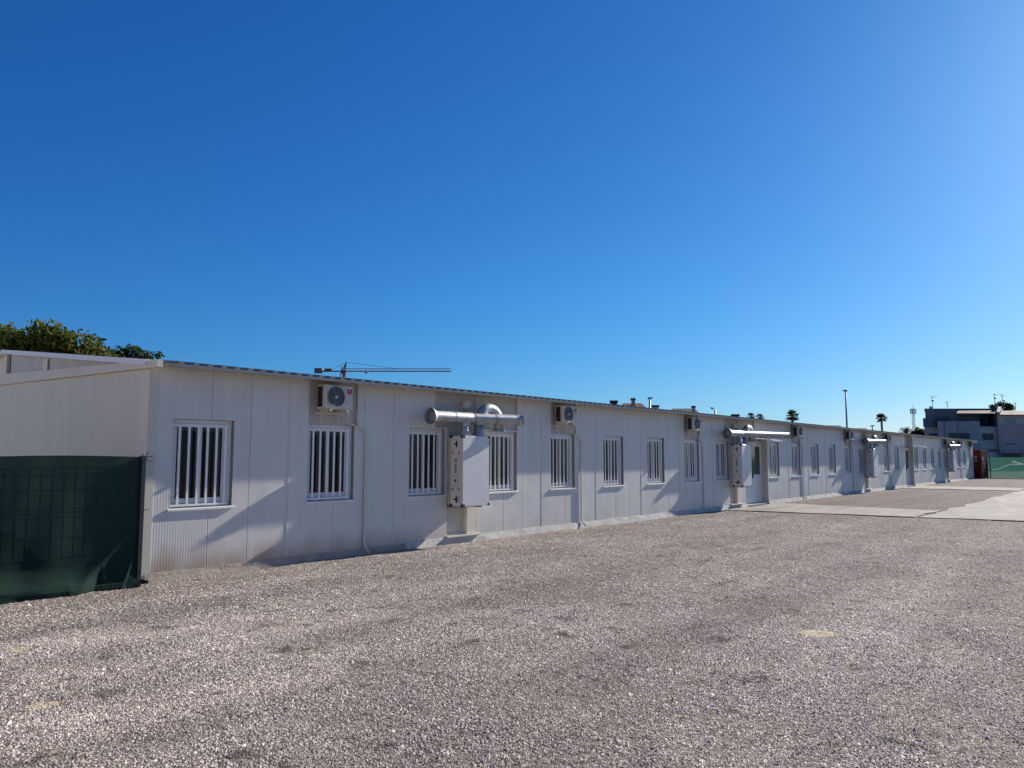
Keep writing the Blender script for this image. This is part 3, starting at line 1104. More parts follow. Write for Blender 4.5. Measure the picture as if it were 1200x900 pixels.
proto = make_ac()
for i, c in enumerate(ACW):
    o = proto if i == 0 else copy_tree(proto)
    o.location = (0, c - 0.06, 2.36)
    o['label'] = ac_labels[i]

# ------------------------------------------------------------------ ventilation units with ducts
def make_vent():
    r = empty('ventilation_unit', (0, 0, 0.69), None, 'ventilation unit', 'wall ventilation units with metal ducts')
    xa, xb, y0, y1, z0, z1 = 0.13, 0.44, 0.0, 0.74, 0.70, 2.00
    b = MB()
    b.box(xa, xb, y0, y1, z0, z1)
    o = b.build('casing', M['case'], r)
    bv = o.modifiers.new('bevel', 'BEVEL')
    bv.width = 0.006
    bv.segments = 1
    sd = MB()
    sd.box(xa + 0.012, xb - 0.028, y0 - 0.012, y0 - 0.0005, z0 + 0.012, z1 - 0.012)
    so_ = sd.build('side_panel', M['caseside'], r)
    ink = MB()
    ys_ = y0 - 0.0145
    def mark(u, v, du, dv):
        ink.box(xa + u, xa + u + du, ys_, y0 - 0.0125, z0 + v, z0 + v + dv)
    # warning arrows, screw heads, and the upright lettering with its ring emblem
    for v in (1.12, 0.10):
        ink.prism([(xa + 0.105, ys_, z0 + v + 0.03), (xa + 0.18, ys_, z0 + v + 0.085), (xa + 0.18, ys_, z0 + v - 0.02)], (0, 0.002, 0))
        mark(0.065, v + 0.022, 0.045, 0.014)
        mark(0.145, v - 0.03, 0.03, 0.12)
    for u in (0.05, 0.21):
        for v in (0.97, 0.30):
            mark(u, v, 0.03, 0.034)
    rc = (xa + 0.14, z0 + 0.84)
    for k in range(12):
        a0, a1 = 2 * PI * k / 12, 2 * PI * (k + 1) / 12
        q = [(rc[0] + rr * math.cos(a), ys_, rc[1] + rr * math.sin(a)) for rr, a in ((0.018, a0), (0.034, a0), (0.034, a1), (0.018, a1))]
        ink.prism(q, (0, 0.002, 0))
    for k in range(6):
        mark(0.118, 0.765 - k * 0.030, 0.044, 0.018 + 0.003 * (k % 2))
    mark(0.115, 0.46, 0.05, 0.035)
    mark(0.132, 0.43, 0.016, 0.03)
    build_pieces(ink, 'printed_mark', M['ink'], so_)
    lb = MB()
    for (u, v, du, dv) in ((0.075, 0.37, 0.13, 0.008), (0.075, 0.57, 0.13, 0.008), (0.075, 0.378, 0.007, 0.192), (0.198, 0.378, 0.007, 0.192), (0.185, 0.08, 0.055, 0.10)):
        lb.box(xa + u, xa + u + du, ys_ + 0.0005, y0 - 0.0125, z0 + v, z0 + v + dv)
    build_pieces(lb, 'service_label', M['greylabel'], so_)
    cc = MB()
    t = 0.055
    for yy_ in ((y0 - 0.014, y0 + t), (y1 - 0.03, y1 + 0.006)):
        for zz_ in ((z0 - 0.008, z0 + t * 0.8), (z1 - t * 0.8, z1 + 0.008)):
            cc.box(xb - t * 0.8, xb + 0.008, yy_[0], yy_[1], zz_[0], zz_[1])
            if yy_[0] < 0.2:
                cc.box(xa - 0.006, xa + t, yy_[0], yy_[1], zz_[0], zz_[1])
    build_pieces(cc, 'corner_cap', M['black'], r)
    ft = MB()
    for y_ in (0.12, 0.52):
        ft.box(-0.05, xb - 0.04, y_ - 0.03, y_ + 0.06, z0 - 0.035, z0 - 0.002)
    ft.build('bracket', M['galv'], r)
    mf = MB()  # backing added to keep sun from passing behind the casing
    mf.box(-0.049, xa - 0.002, y0 + 0.06, y1 - 0.05, z0 + 0.02, z1 - 0.02)
    mf.build('gap_backing', M['recess'], r)
    # stubs with flared feet
    for y_ in (0.22, 0.60):
        st = MB()
        st.tube([(0.285, y_, z1 + 0.001), (0.285, y_, z1 + 0.05), (0.285, y_, z1 + 0.09), (0.285, y_, z1 + 0.24)], [0.12, 0.115, 0.082, 0.082], 20)
        st.tube([(0.285, y_, z1 + 0.13), (0.285, y_, z1 + 0.15)], 0.09, 20)
        st.build('duct_collar', M['galv'], r)
    # front duct: bell mouth along the wall, then a bend leading away from the wall
    R = 0.105
    zc = 2.34
    du = MB()
    bend = math.radians(10)
    pts = [(0.285, -0.62, zc), (0.285, 0.35, zc)]
    pts += [tuple(p) for p in arc(0.285 + 0.35, 0.35, zc, 0.35, PI, PI - bend, (1, 0, 0), (0, 1, 0), 4)][1:]
    e0 = Vector(pts[-1])
    dr = Vector((math.sin(bend), math.cos(bend), 0))
    e1 = e0 + dr * DUCT_L
    pts += [tuple(e0 + dr * 0.1), tuple(e1)]
    # short closing elbow turned further away from the wall
    nr = Vector((dr.y, -dr.x, 0))
    for k in range(1, 7):
        a_ = math.radians(55) * k / 6
        pts.append(tuple(e1 + nr * 0.16 * (1 - math.cos(a_)) + dr * 0.16 * math.sin(a_)))
    du.tube(pts, R, 24, False)
    e2, e2b = Vector(pts[-1]), Vector(pts[-2])
    d2 = (e2 - e2b).normalized()
    # stub joining from below
    du.tube([(0.285, 0.22, zc - 0.16), (0.285, 0.22, zc - 0.05)], 0.085, 18, False)
    dd_ = du.build('outward_duct', M['galv'], r)
    bl = MB()
    bl.tube([(0.285, -0.70, zc), (0.285, -0.675, zc), (0.285, -0.66, zc), (0.285, -0.60, zc)], [0.150, 0.148, 0.135, 0.106], 24, False)
    bl.build('bell_mouth', M['galv'], dd_)
    bs = MB()  # disc closing the mouth, shade inside the duct put into its colour
    bs.tube([(0.285, -0.67, zc), (0.285, -0.665, zc)], 0.135, 24)
    bs.build('bell_disc', M['steel'], dd_)
    bn = MB()
    for t_ in (0.03, 0.5, 0.99):
        c0 = e0 + dr * DUCT_L * t_
        bn.tube([tuple(c0 - dr * 0.012), tuple(c0 + dr * 0.012)], R + 0.006, 24, False)
    bn.tube([(0.285, -0.1, zc), (0.285, -0.08, zc)], R + 0.006, 24, False)
    build_pieces(bn, 'duct_band', M['steel'], dd_)
    cpd = MB()
    cpd.tube([tuple(e2 - d2 * 0.03), tuple(e2 - d2 * 0.028)], R - 0.002, 24)
    cpd.build('end_screen', M['fan'], dd_)
    # rear duct: swan neck bending over to a downward mouth
    gn = MB()
    pts = [(0.285, 0.60, 2.22)] + [tuple(p) for p in arc(0.285, 0.60 + 0.30, 2.25, 0.30, PI, 0, (0, 1, 0), (0, 0, 1), 14)] + [(0.285, 1.20, 2.15)]
    gn.tube(pts, 0.10, 22, False)
    go = gn.build('swan_neck_duct', M['galv'], r)
    gb = MB()
    gb.tube([(0.285, 1.20, 2.17), (0.285, 1.20, 2.13), (0.285, 1.20, 2.11)], [0.102, 0.12, 0.125], 22, False)
    gb.build('neck_mouth', M['galv'], go)
    # wiring box and conduit on the wall
    jb = MB()
    jb.box(-0.045, 0.03, 0.50, 0.64, 2.55, 2.68)
    jb.build('junction_box', M['caseside'], r)
    cd_ = MB()
    cd_.tube([(-0.03, 0.5, 2.61), (-0.03, 0.02, 2.62), (-0.03, -0.06, 2.58), (-0.03, -0.08, 2.5), (-0.03, -0.08, 2.16)], 0.012, 8)
    cd_.tube([(-0.03, 0.57, 2.55), (-0.03, 0.57, 2.2), (-0.03, 0.57, 2.02)], 0.018, 8)
    cd_.tube([(0.08, -0.03, 1.42), (0.08, -0.04, 1.2), (0.05, -0.05, 1.0), (0.10, -0.04, 0.88), (0.16, -0.02, 0.84)], 0.007, 6)
    cd_.build('conduit', M['case'], r)
    rs = MB()
    rs.box(-0.062, 0.03, 0.56, 0.82, 0.145, 0.69)
    rs.build('riser_cover', M['caseside'], r)
    return r
vlabels = ['nearest grey ventilation unit with fat round ducts, between the third and fourth barred windows',
           'grey ventilation unit with long bright duct beside the nearer glazed door',
           'small grey ventilation unit in mid distance, between the two doors of the building',
           'farthest grey ventilation unit near the red container end of the building']
for i, v in enumerate(VU):
    DUCT_L = (1.10, 2.70, 1.3, 1.25)[i]
    o = make_vent()
    o.location = (0, v, 0.69)
    o['label'] = vlabels[i]

# ------------------------------------------------------------------ green net fence by the near corner
fen = empty('net_fence', (0.22, 4.60, 0), 'dark green shade net fence with wire grid beside the building corner', 'fence')
FY0, FY1 = -5.5, 4.62
def fxz(y_, z_):
    base = 0.20 - 0.02 * (4.6 - y_)
    t = 4.62 - y_
    # slack cloth, swelling outwards above the ground and curling at the hem
    bulge = 0.005 * math.sin(7 * y_ + 2.2 * z_) + 0.004 * math.sin(13 * y_ - 3 * z_)
    fold = 0.0
    lz = z_
    # diagonal fold from the lower middle up to the post
    dline = (z_ - 0.12) - 1.05 * (y_ - 4.0)
    if 3.4 < y_ < 4.66:
        fold += 0.035 * math.exp(-(dline / 0.10) ** 2) * max(0, min(1, (y_ - 3.5) * 2)) * max(0, min(1, (1.1 - z_) * 1.5))
        dl2 = (z_ - 0.02) - 2.2 * (y_ - 4.42)
        fold += 0.03 * math.exp(-(dl2 / 0.06) ** 2) * max(0, min(1, (0.7 - z_) * 2))
    low = max(0.0, 1 - z_ / 0.32)
    roll = 0.0
    if y_ < 4.2:
        k = min(1, (4.2 - y_) / 0.4)
        roll = k * (0.16 * low ** 1.5 + 0.05 * math.exp(-((z_ - 0.10 - 0.03 * math.sin(3 * y_)) / 0.045) ** 2))
    else:
        roll = 0.05 * low
    sag = bulge * (1.4 - z_ / 1.6) + fold + roll
    return base + 0.03 + sag
nm = MB()
ny2, nz2 = 260, 56
V = []
for i in range(ny2 + 1):
    y_ = FY0 + (FY1 - FY0) * (1 - (1 - i / ny2) ** 1.6)
    for j in range(nz2 + 1):
        z_ = 1.60 * j / nz2 + 0.012 * math.sin(2.1 * y_) * (j / nz2) + 0.01
        V.append((fxz(y_, z_), y_, z_ - (0.02 if j == 0 else 0)))
F = [(i * (nz2 + 1) + j, (i + 1) * (nz2 + 1) + j, (i + 1) * (nz2 + 1) + j + 1, i * (nz2 + 1) + j + 1) for i in range(ny2) for j in range(nz2)]
nm.add(V, F, True)
nm.build('shade_net', M['net'], fen)
# wire panel right behind the net, its lines press through it
wm = MB()
def wx_(y_):
    return 0.20 - 0.02 * (4.6 - y_) + 0.058
for z_ in (0.42, 0.66, 0.90, 0.955, 1.0, 1.22, 1.40, 1.48):
    pts = [(fxz(y_, z_) + 0.0005, y_, z_ + 0.004 * math.sin(3 * y_ + 5 * z_)) for y_ in np.linspace(FY0, 4.58, 120)]
    wm.tube(pts, 0.0020, 5, False)
y_ = 4.5
while y_ > FY0:
    wm.tube([(fxz(y_ - 0.012 * t_, 0.40 + 1.08 * t_) + 0.0005, y_ - 0.012 * t_, 0.40 + 1.08 * t_) for t_ in [k_ / 14 for k_ in range(15)]], 0.0014, 5, False)
    y_ -= 0.125
wm.build('wire_panel', M['wire'], fen)
for y_ in (4.62, 2.1, -0.4, -2.9, -5.4):
    pp = MB()
    xp = 0.20 - 0.02 * (4.6 - y_)
    pp.box(xp - 0.022, xp + 0.075, y_ - 0.005, y_ + 0.045, -0.05, 1.62)
    pp.build('post', M['postdark'], fen)
tie = MB()
for (dy, dz) in ((0.10, 0.02), (0.07, -0.06), (-0.05, 0.05), (0.04, 0.07)):
    tie.bar((0.26, 4.65, 1.6), (0.30, 4.65 + dy, 1.6 + dz), 0.004)
tie.bar((0.26, 4.66, 0.93), (0.29, 4.72, 0.94), 0.004)
tie.bar((0.26, 4.66, 0.05), (0.33, 4.73, 0.03), 0.02)
build_pieces(tie, 'wire_tie', M['wire'], fen)

# dark heap behind the net
hp = MB()
n1, n2 = 36, 20
V = []
for i in range(n1 + 1):
    y_ = -2.0 + 6.3 * i / n1
    for j in range(n2 + 1):
        x_ = -1.9 + 1.95 * j / n2
        u = (x_ + 0.85) / 1.05
        env = max(0, 1 - u * u) * max(0, min(1, (4.3 - y_) / 0.7)) * min(1, (y_ + 2) / 0.8)
        hgt = 0.60 * env + 0.09 * env * math.sin(5 * y_ + 3 * x_) + 0.06 * env * math.sin(11 * y_ - 7 * x_)
        V.append((x_, y_, max(hgt, 0) - 0.03))
F = [(i * (n2 + 1) + j, (i + 1) * (n2 + 1) + j, (i + 1) * (n2 + 1) + j + 1, i * (n2 + 1) + j + 1) for i in range(n1) for j in range(n2)]
hp.add(V, F, True)
ho = hp.build('soil_heap', M['soil'])
tag(ho, 'dark low heap seen dimly behind the green shade net', 'heap')

# ------------------------------------------------------------------ far end: container, green mesh fence
cont = empty('shipping_container', (-0.8, 68.0, 0), 'dark red shipping container at the far end of the white building', 'container')
def corr(mb, p0, p1, z0, z1, nrm, pitch=0.28, dep_=0.03):
    p0, p1, nrm = Vector(p0), Vector(p1), Vector(nrm)
    L = (p1 - p0).length
    d = (p1 - p0) / L
    pts = []
    u = 0
    while u < L - 1e-3:
        for du, h in ((0, 0), (0.35, 0), (0.5, 1), (0.85, 1)):
            uu = min(u + du * pitch, L)
            pts.append(p0 + d * uu + nrm * (-dep_ * h))
        u += pitch
    pts.append(p1)
    for a_, b_ in zip(pts, pts[1:]):
        if (a_ - b_).length > 1e-5:
            mb.quad((a_.x, a_.y, z0), (b_.x, b_.y, z0), (b_.x, b_.y, z1), (a_.x, a_.y, z1))
cb = MB()
corr(cb, (0.42, 68.05, 0), (0.42, 70.95, 0), 0.12, 2.10, (1, 0, 0))
corr(cb, (-2.0, 70.95, 0), (-2.0, 68.05, 0), 0.12, 2.10, (-1, 0, 0))
cb.box(-1.97, 0.385, 70.9, 70.94, 0.12, 2.10)
cb.box(-1.98, 0.40, 68.06, 70.9, 2.10, 2.14)
cb.box(-1.97, 0.385, 68.06, 70.9, 0.10, 0.14)
cb.build('body', M['contred'], cont)
cf = MB()
for x_ in (-2.0, 0.36):
    for y_ in (68.0, 70.92):
        cf.box(x_, x_ + 0.07, y_, y_ + 0.07, 0, 2.17)
for z_ in (0.0, 2.09):
    cf.box(-1.929, 0.359, 68.0, 68.06, z_, z_ + 0.08)
    cf.box(-1.929, 0.359, 70.93, 70.99, z_, z_ + 0.08)
    cf.box(0.37, 0.43, 68.071, 70.919, z_, z_ + 0.08)
cf.build('corner_frame', M['contred'], cont)
for x0_ in (-1.92, -0.78):
    dl = MB()
    dl.box(x0_, x0_ + 1.13, 68.01, 68.05, 0.085, 2.085)
    do = dl.build('door', M['contred'], cont)
    rd = MB()
    for x_ in (x0_ + 0.3, x0_ + 0.85):
        rd.tube([(x_, 67.985, 0.05), (x_, 67.985, 2.14)], 0.017, 8)
    rd.build('lock_rod', M['contred'], do)
ct = MB()
for (x_, z_, ww, hh) in ((0.0, 1.55, 0.14, 0.16), (0.0, 1.30, 0.14, 0.14), (0.04, 0.82, 0.05, 0.32)):
    ct.box(x_, x_ + ww, 68.0, 68.008, z_, z_ + hh)
for k, (y_, z_, hh) in enumerate(((68.6, 1.3, 0.5), (69.1, 1.35, 0.45), (69.0, 1.12, 0.12), (69.6, 1.05, 0.18), (69.4, 0.82, 0.15), (69.9, 0.75, 0.12), (69.6, 0.5, 0.12))):
    ct.box(0.421, 0.427, y_, y_ + 0.13, z_, z_ + hh * 0.7)
build_pieces(ct, 'painted_mark', mat('worn_white_lettering', (0.45, 0.43, 0.41), 0.7), cont)

ff_ = empty('mesh_fence', (0.6, 71.2, 0), 'bright green mesh covered fence with pale cord at the far end of the yard', 'fence')
fm2 = MB()
n1, n2 = 200, 12
V = []
for i in range(n1 + 1):
    x_ = 0.2 + 24.3 * i / n1
    for j in range(n2 + 1):
        z_ = 1.58 * j / n2
        V.append((x_, 71.2 + 0.05 * math.sin(2.2 * x_ + 1.5 * z_) + 0.03 * math.sin(5.1 * x_ - 2 * z_), z_ + 0.03 * math.sin(0.9 * x_) * (j / n2)))
F = [(i * (n2 + 1) + j, (i + 1) * (n2 + 1) + j, (i + 1) * (n2 + 1) + j + 1, i * (n2 + 1) + j + 1) for i in range(n1) for j in range(n2)]
fm2.add(V, F, True)
fm2.build('mesh_sheet', M['fence_green'], ff_)
for i in range(9):
    po = MB()
    x_ = 0.55 + 2.98 * i
    po.tube([(x_, 71.32, -0.05), (x_, 71.32, 1.66)], 0.03, 8)
    po.build('post', M['postdark'], ff_)
cr_ = MB()
def cxy(x_, z_):
    return (x_, 71.2 + 0.05 * math.sin(2.2 * x_ + 1.5 * z_) + 0.03 * math.sin(5.1 * x_ - 2 * z_) - 0.03, z_)
def ribbon(pts, hw):
    for (xa_, za_), (xb_, zb_) in zip(pts, pts[1:]):
        pa, pb = Vector(cxy(xa_, za_)), Vector(cxy(xb_, zb_))
        cr_.quad(pa + Vector((0, 0, -hw)), pb + Vector((0, 0, -hw)), pb + Vector((0, 0.006, hw)), pa + Vector((0, 0.006, hw)))
ribbon([(0.7, 0.62), (1.2, 0.70), (1.6, 0.95), (2.0, 1.08), (2.4, 1.05), (2.75, 1.08), (3.2, 1.02), (3.8, 0.92), (4.5, 0.8), (5.5, 0.9), (6.5, 1.1)], 0.028)
ribbon([(2.05, 1.30), (2.3, 1.22), (2.55, 1.12), (2.72, 1.10)], 0.05)
ribbon([(2.6, 0.42), (2.9, 0.55), (3.3, 0.6), (4.0, 0.5)], 0.018)
cr_.build('cord', M['cord'], ff_)

# ------------------------------------------------------------------ background: local frames facing the yard
def frame_at(px, D, turned=False):
    """local frame standing D metres ahead; u to the right, w away, z up"""
    o = CAM + FWD * D + RGT * ((px - 600) / 901 * D)
    o = Vector((o.x, o.y, 0))
    sh = (px - 600) / 901 if turned else 0.0
    return o, (lambda u, w_, z_: tuple(o + RGT * (u + sh * w_) + FWD * w_ + Vector((0, 0, z_))))

# grey houses on the right
o, fn = frame_at(1083, 100, True)
PXM = 901 / 100.0
def U(zx):
    return (1040 + zx / 7.5 - 1083) / PXM
def Zz(zy):
    return 1.6 + (536 - (450 + zy / 7.5)) / PXM
gh_ = empty('modern_house', o, 'slate grey modern house with flat parapets and dark glazing beyond the yard', 'house')
def gb(x0, x1, y0, y1, w0, w1, mb):
    mb.box(U(x0), U(x1), w0, w1, y1 if isinstance(y1, str) else Zz(y1), Zz(y0))
m = MB(fn)
m.box(U(420), U(612), 2.0, 9.0, 0, Zz(212))
m.box(U(612) + 0.001, U(990), 2.0, 9.0, 0, Zz(258))
m.box(U(612) + 0.001, U(990), 3.82, 9.0, Zz(258) + 0.001, Zz(212))
m.box(U(335), U(419), 1.2, 8.0, Zz(380), Zz(218))
m.build('upper_block', M['render_dark'], gh_)
m = MB(fn)
m.box(U(320), U(440), 0.6, 8.0, 0, Zz(378))
m.build('left_wing', M['render_beige'], gh_)
m = MB(fn)
m.box(U(312), U(420), 0.3, 0.59, Zz(378), Zz(300))
m.build('green_parapet', mat('dark_teal_parapet', (0.09, 0.13, 0.14), 0.6), gh_)
m = MB(fn)
m.box(U(437), U(806), -0.6, 1.99, 0, Zz(330))
m.build('front_block', M['render_mid'], gh_)
m = MB(fn)
m.box(U(807), U(962), -0.2, 1.98, 0, Zz(376))
m.build('right_block', M['render_light'], gh_)
m = MB(fn)
m.prism([(U(612), 0.6, Zz(256)), (U(985), 0.6, Zz(256)), (U(1000), 3.8, Zz(203)), (U(640), 3.8, Zz(205))], (0, 0.1, -0.10))
m.build('tiled_roof', M['tile'], gh_)
m = MB(fn)
m.box(U(330), U(1000), 3.0, 9.1, Zz(211), Zz(204))
m.build('roof_slab', M['render_dark'], gh_)
def win(x0, x1, y0, y1, w_, parent, mt='darkglass', fr='render_dark'):
    a = MB(fn)
    t = 0.06
    ux0, ux1, z1_, z0_ = U(x0), U(x1), Zz(y0), Zz(y1)
    for (p, q, r, s_) in ((ux0, ux1, z0_, z0_ + t), (ux0, ux1, z1_ - t, z1_), (ux0, ux0 + t, z0_ + t, z1_ - t), (ux1 - t, ux1, z0_ + t, z1_ - t), ((ux0 + ux1) / 2 - t / 2, (ux0 + ux1) / 2 + t / 2, z0_ + t, z1_ - t)):
        a.box(p, q, w_ - 0.06, w_ - 0.002, r, s_)
    wo = a.build('window', M[fr], parent)
    g = MB(fn)
    g.box(ux0 + 0.01, ux1 - 0.01, w_ - 0.03, w_ - 0.003, z0_ + 0.01, z1_ - 0.01)
    g.build('pane', M[mt], wo)
    return wo
wg = win(422, 556, 280, 330, 2.0, gh_)
win(530, 712, 432, 486, -0.6, gh_)
win(826, 920, 435, 496, -0.2, gh_)
win(360, 440, 436, 452, 0.6, gh_)
win(624, 800, 257, 328, 2.0, gh_)  # this and the next window paint in the shaded recess under the roof
win(808, 950, 240, 374, 1.9, gh_)
m = MB(fn)
for x_ in (500, 618):
    m.box(U(x_) - 0.03, U(x_) + 0.03, -0.68, -0.605, 0.2, Zz(332))
m.build('downpipe', M['render_dark'], gh_)
m = MB(fn)
m.box(U(866), U(945), -0.24, -0.201, 0, Zz(605))
m.build('garage_door', M['shutter'], gh_)
m = MB(fn)
m.box(U(806), U(962), -0.5, -0.205, Zz(590), Zz(572))
m.build('garage_canopy', M['render_dark'], gh_)
m = MB(fn)
m.box(U(376), U(402), 3.5, 4.4, Zz(211), Zz(188))
m.box(U(374), U(404), 3.4, 4.5, Zz(187), Zz(183))
m.build('chimney', M['render_light'], gh_)

o2, _ = frame_at(1168, 99)
mh = empty('terraced_house', o2, 'mauve terraced house with beige tiled roof and pale shutter at the right edge', 'house')
m = MB(fn)
m.box(U(963), U(1700), -0.9, 8.0, 0, Zz(370))
m.build('lower_wall', M['render_pink'], mh)
m = MB(fn)
m.box(U(966), U(1690), -0.3, 8.0, Zz(369), Zz(272))
m.build('upper_wall', M['render_beige'], mh)
m = MB(fn)
m.prism([(U(985), -0.7, Zz(273)), (U(1710), -0.7, Zz(273)), (U(1700), 3.4, Zz(222)), (U(1030), 3.4, Zz(222))], (0, 0.12, -0.12))
m.prism([(U(985), 7.9, Zz(273)), (U(1030), 3.45, Zz(222)), (U(1700), 3.45, Zz(222)), (U(1710), 7.9, Zz(273))], (0, 0.05, -0.12))
m.build('roof', M['tile'], mh)
m = MB(fn)
m.prism([(U(960), -0.5, Zz(262)), (U(985), -0.5, Zz(262)), (U(1030), 3.0, Zz(205)), (U(1000), 3.0, Zz(203))], (0, 0, 0.25))
m.build('party_wall', M['render_light'], mh)
wq = win(1012, 1126, 464, 540, -0.9, mh, 'darkglass', 'shutter')
m = MB(fn)
m.box(U(1016), U(1122), -0.965, -0.935, Zz(525), Zz(467))
m.build('roller_shutter', M['render_mid'], wq)
win(1028, 1132, 300, 356, -0.3, mh, 'render_mid', 'render_light')
win(1230, 1330, 464, 540, -0.9, mh)
m = MB(fn)
m.box(U(1000), U(1690), -1.8, -0.905, Zz(606), Zz(590))
m.build('ground_floor_canopy', M['render_mid'], mh)
m = MB(fn)
m.box(U(975), U(1150), -0.93, -0.903, 0, Zz(612))
m.build('garage_opening', M['darkglass'], mh)
m = MB(fn)
m.box(U(975), U(1000), 3.0, 3.7, Zz(205), Zz(165))
m.build('chimney', M['chim'], mh)

# unseen low building added behind the viewpoint to bounce warm sunlight onto the gable
nb = empty('bounce_building', (-2, -20, 0), 'unseen low cream building added behind the viewpoint to bounce warm light', 'building')
m = MB()
m.box(-34, 30, -30, -20, 0, 5.2)
m.build('wall', mat('cream_render', (0.62, 0.52, 0.41), 0.9, noise=0.1, nscale=0.7), nb)
m = MB()
m.prism([(-34.5, -30.5, 5.201), (-34.5, -19.5, 5.201), (-34.5, -25, 6.6)], (65, 0, 0))
m.build('roof', M['tile'], nb)
for k in range(9):
    x_ = -30 + 7 * k
    m = MB()
    m.box(x_, x_ + 1.4, -19.998, -19.94, 1.0, 2.3)
    wo = m.build('window', M['frame'], nb)
    m = MB()
    m.box(x_ + 0.08, x_ + 1.32, -19.935, -19.93, 1.08, 2.22)
    m.build('pane', M['darkglass'], wo)

# rooftop aerials
def aerial(px, y_top, y_bot, kind, label, D=103):
    o_, f_ = frame_at(px, D)
    k = D / 901.0
    zt, zb = 1.6 + (536 - y_top) * k, 1.6 + (536 - y_bot) * k
    e_ = empty('rooftop_aerial', (o_.x, o_.y, zb), label, 'aerial', 'television aerials on the grey roofs')
    a = MB(f_)
    a.tube([(0, 0, zb), (0, 0, zt)], 0.035, 6)
    a.build('mast', M['steel'], e_)
    b = MB(f_)
    if kind == 0:
        b.tube([(-0.15, 0, zt - 0.12), (0.75, 0, zt - 0.02)], 0.025, 5)
        for i in range(5):
            u = -0.1 + i * 0.19
            b.tube([(u, -0.22, zt - 0.11 + u * .1), (u, 0.22, zt - 0.11 + u * .1)], 0.018, 5)
        b.tube([(0, 0, zt - 0.55), (0, -0.1, zt - 0.6), (-0.02, -0.2, zt - 0.62)], 0.12, 8)
    elif kind == 1:
        b.tube([(-0.3, 0, zt), (0.3, 0, zt - 0.05)], 0.025, 5)
        b.tube([(-0.15, 0, zt - 0.2), (0.35, 0, zt - 0.2)], 0.025, 5)
        b.tube([(0.3, -0.2, zt - 0.05), (0.3, 0.2, zt - 0.05)], 0.02, 5)
    else:
        b.tube([(-0.22, 0, zt - 0.02), (0.22, 0, zt + 0.03)], 0.022, 5)
        b.tube([(-0.18, 0, zt - 0.15), (0.18, 0, zt - 0.12)], 0.022, 5)
    b.build('antenna', M['steel'], e_)
aerial(1093.8, 464.5, 480, 0, 'television aerial with side boom, leftmost on the slate grey house roof')
aerial(1111, 471, 478, 2, 'small short aerial at the middle of the slate grey house roof')
aerial(1167, 461.5, 478, 0, 'television aerial with dish beside the party wall of the grey houses')
aerial(1176, 462.5, 478, 1, 'tall television aerial in front of the small tree on the grey roofs')
aerial(1191, 472, 480, 2, 'small aerial on the tiled roof at the right edge')

# low houses behind the prefab building (only their roofs clear it)
def pxs(px0, D):
    return lambda p: (p - px0) * D / 901.0
def house(px0, px1, y_ridge, y_eave, D, label, wallm, roofm, chims, depth=9.0):
    o_, f_ = frame_at(px0, D, True)
    k = D / 901.0
    q = lambda p: (p - px0) * k
    zz = lambda y_: 1.6 + (536 - y_) * k
    e_ = empty('far_house', o_, label, 'house', 'houses behind the white building')
    a = MB(f_)
    a.box(q(px0), q(px1), 0, depth, 0, zz(y_eave))
    wl = a.build('wall', M[wallm], e_)
    r_ = MB(f_)
    i0, i1 = q(px0) - 0.4, q(px1) + 0.4
    ins = min(1.6, (i1 - i0) * 0.22)
    V = [(i0, -0.4, zz(y_eave)), (i1, -0.4, zz(y_eave)), (i1, depth + .4, zz(y_eave)), (i0, depth + .4, zz(y_eave)),
         (i0 + ins, depth * .35, zz(y_ridge)), (i1 - ins, depth * .35, zz(y_ridge)), (i1 - ins, depth * .6, zz(y_ridge)), (i0 + ins, depth * .6, zz(y_ridge))]
    r_.add(V, [(0, 1, 5, 4), (1, 2, 6, 5), (2, 3, 7, 6), (3, 0, 4, 7), (4, 5, 6, 7), (3, 2, 1, 0)])
    ro = r_.build('roof', M[roofm], e_)
    for (a0, a1, t_, b_, cm_, w0) in chims:
        c_ = MB(f_)
        c_.box(q(a0), q(a1), w0, w0 + 0.9, zz(b_), zz(t_) - 0.22)
        ch = c_.build('chimney', M[cm_], ro)
        c2 = MB(f_)
        c2.box(q(a0) - 0.08, q(a1) + 0.08, w0 - 0.08, w0 + 0.98, zz(t_) - 0.219, zz(t_))
        c2.build('cowl', M['chimdark'], ch)
    for i in range(2):
        wd = MB(f_)
        u0 = q(px0) + (i + 0.3) * (q(px1) - q(px0)) / 2
        wd.box(u0, u0 + 1.1, -0.05, -0.003, 3.2, 4.5)
        wd.build('window', M['darkglass'], wl)
house(726, 758, 470.5, 482, 90, 'terracotta roofed house with slim chimney, above the fifth to seventh barred windows', 'render_pink', 'tile_red', [(740.5, 744.8, 465.5, 482, 'chim', 1.5)])
house(698, 727, 479, 488, 84, 'low house with broad dark chimney, left of the terracotta roof', 'render_beige', 'tile', [(716.3, 724.5, 467, 482, 'chimdark', 3.0)])
house(757, 784, 482, 490, 86, 'low house with broad dark topped chimney, right of the terracotta roof', 'render_beige', 'tile', [(764.5, 772.5, 473.5, 486, 'render_light', 2.0)])
house(782, 822, 477, 490, 92, 'grey brown hipped roof house with slim chimney at its right end', 'render_beige', 'tile', [(811.8, 815.2, 475, 487, 'chim', 1.0)])
house(852, 884, 489, 495, 95, 'low house with wide dark chimney block above the second duct unit', 'render_beige', 'tile', [(857.5, 866.5, 484.5, 493, 'chimdark', 2.0)])
house(965, 988, 497.7, 504, 120, 'distant low dark roofed house just left of the tall lamp post', 'render_dark', 'roof', [])
house(1003, 1016, 500.8, 506, 125, 'distant tiny house roof between the lamp post and the lone palm', 'render_light', 'tile', [])

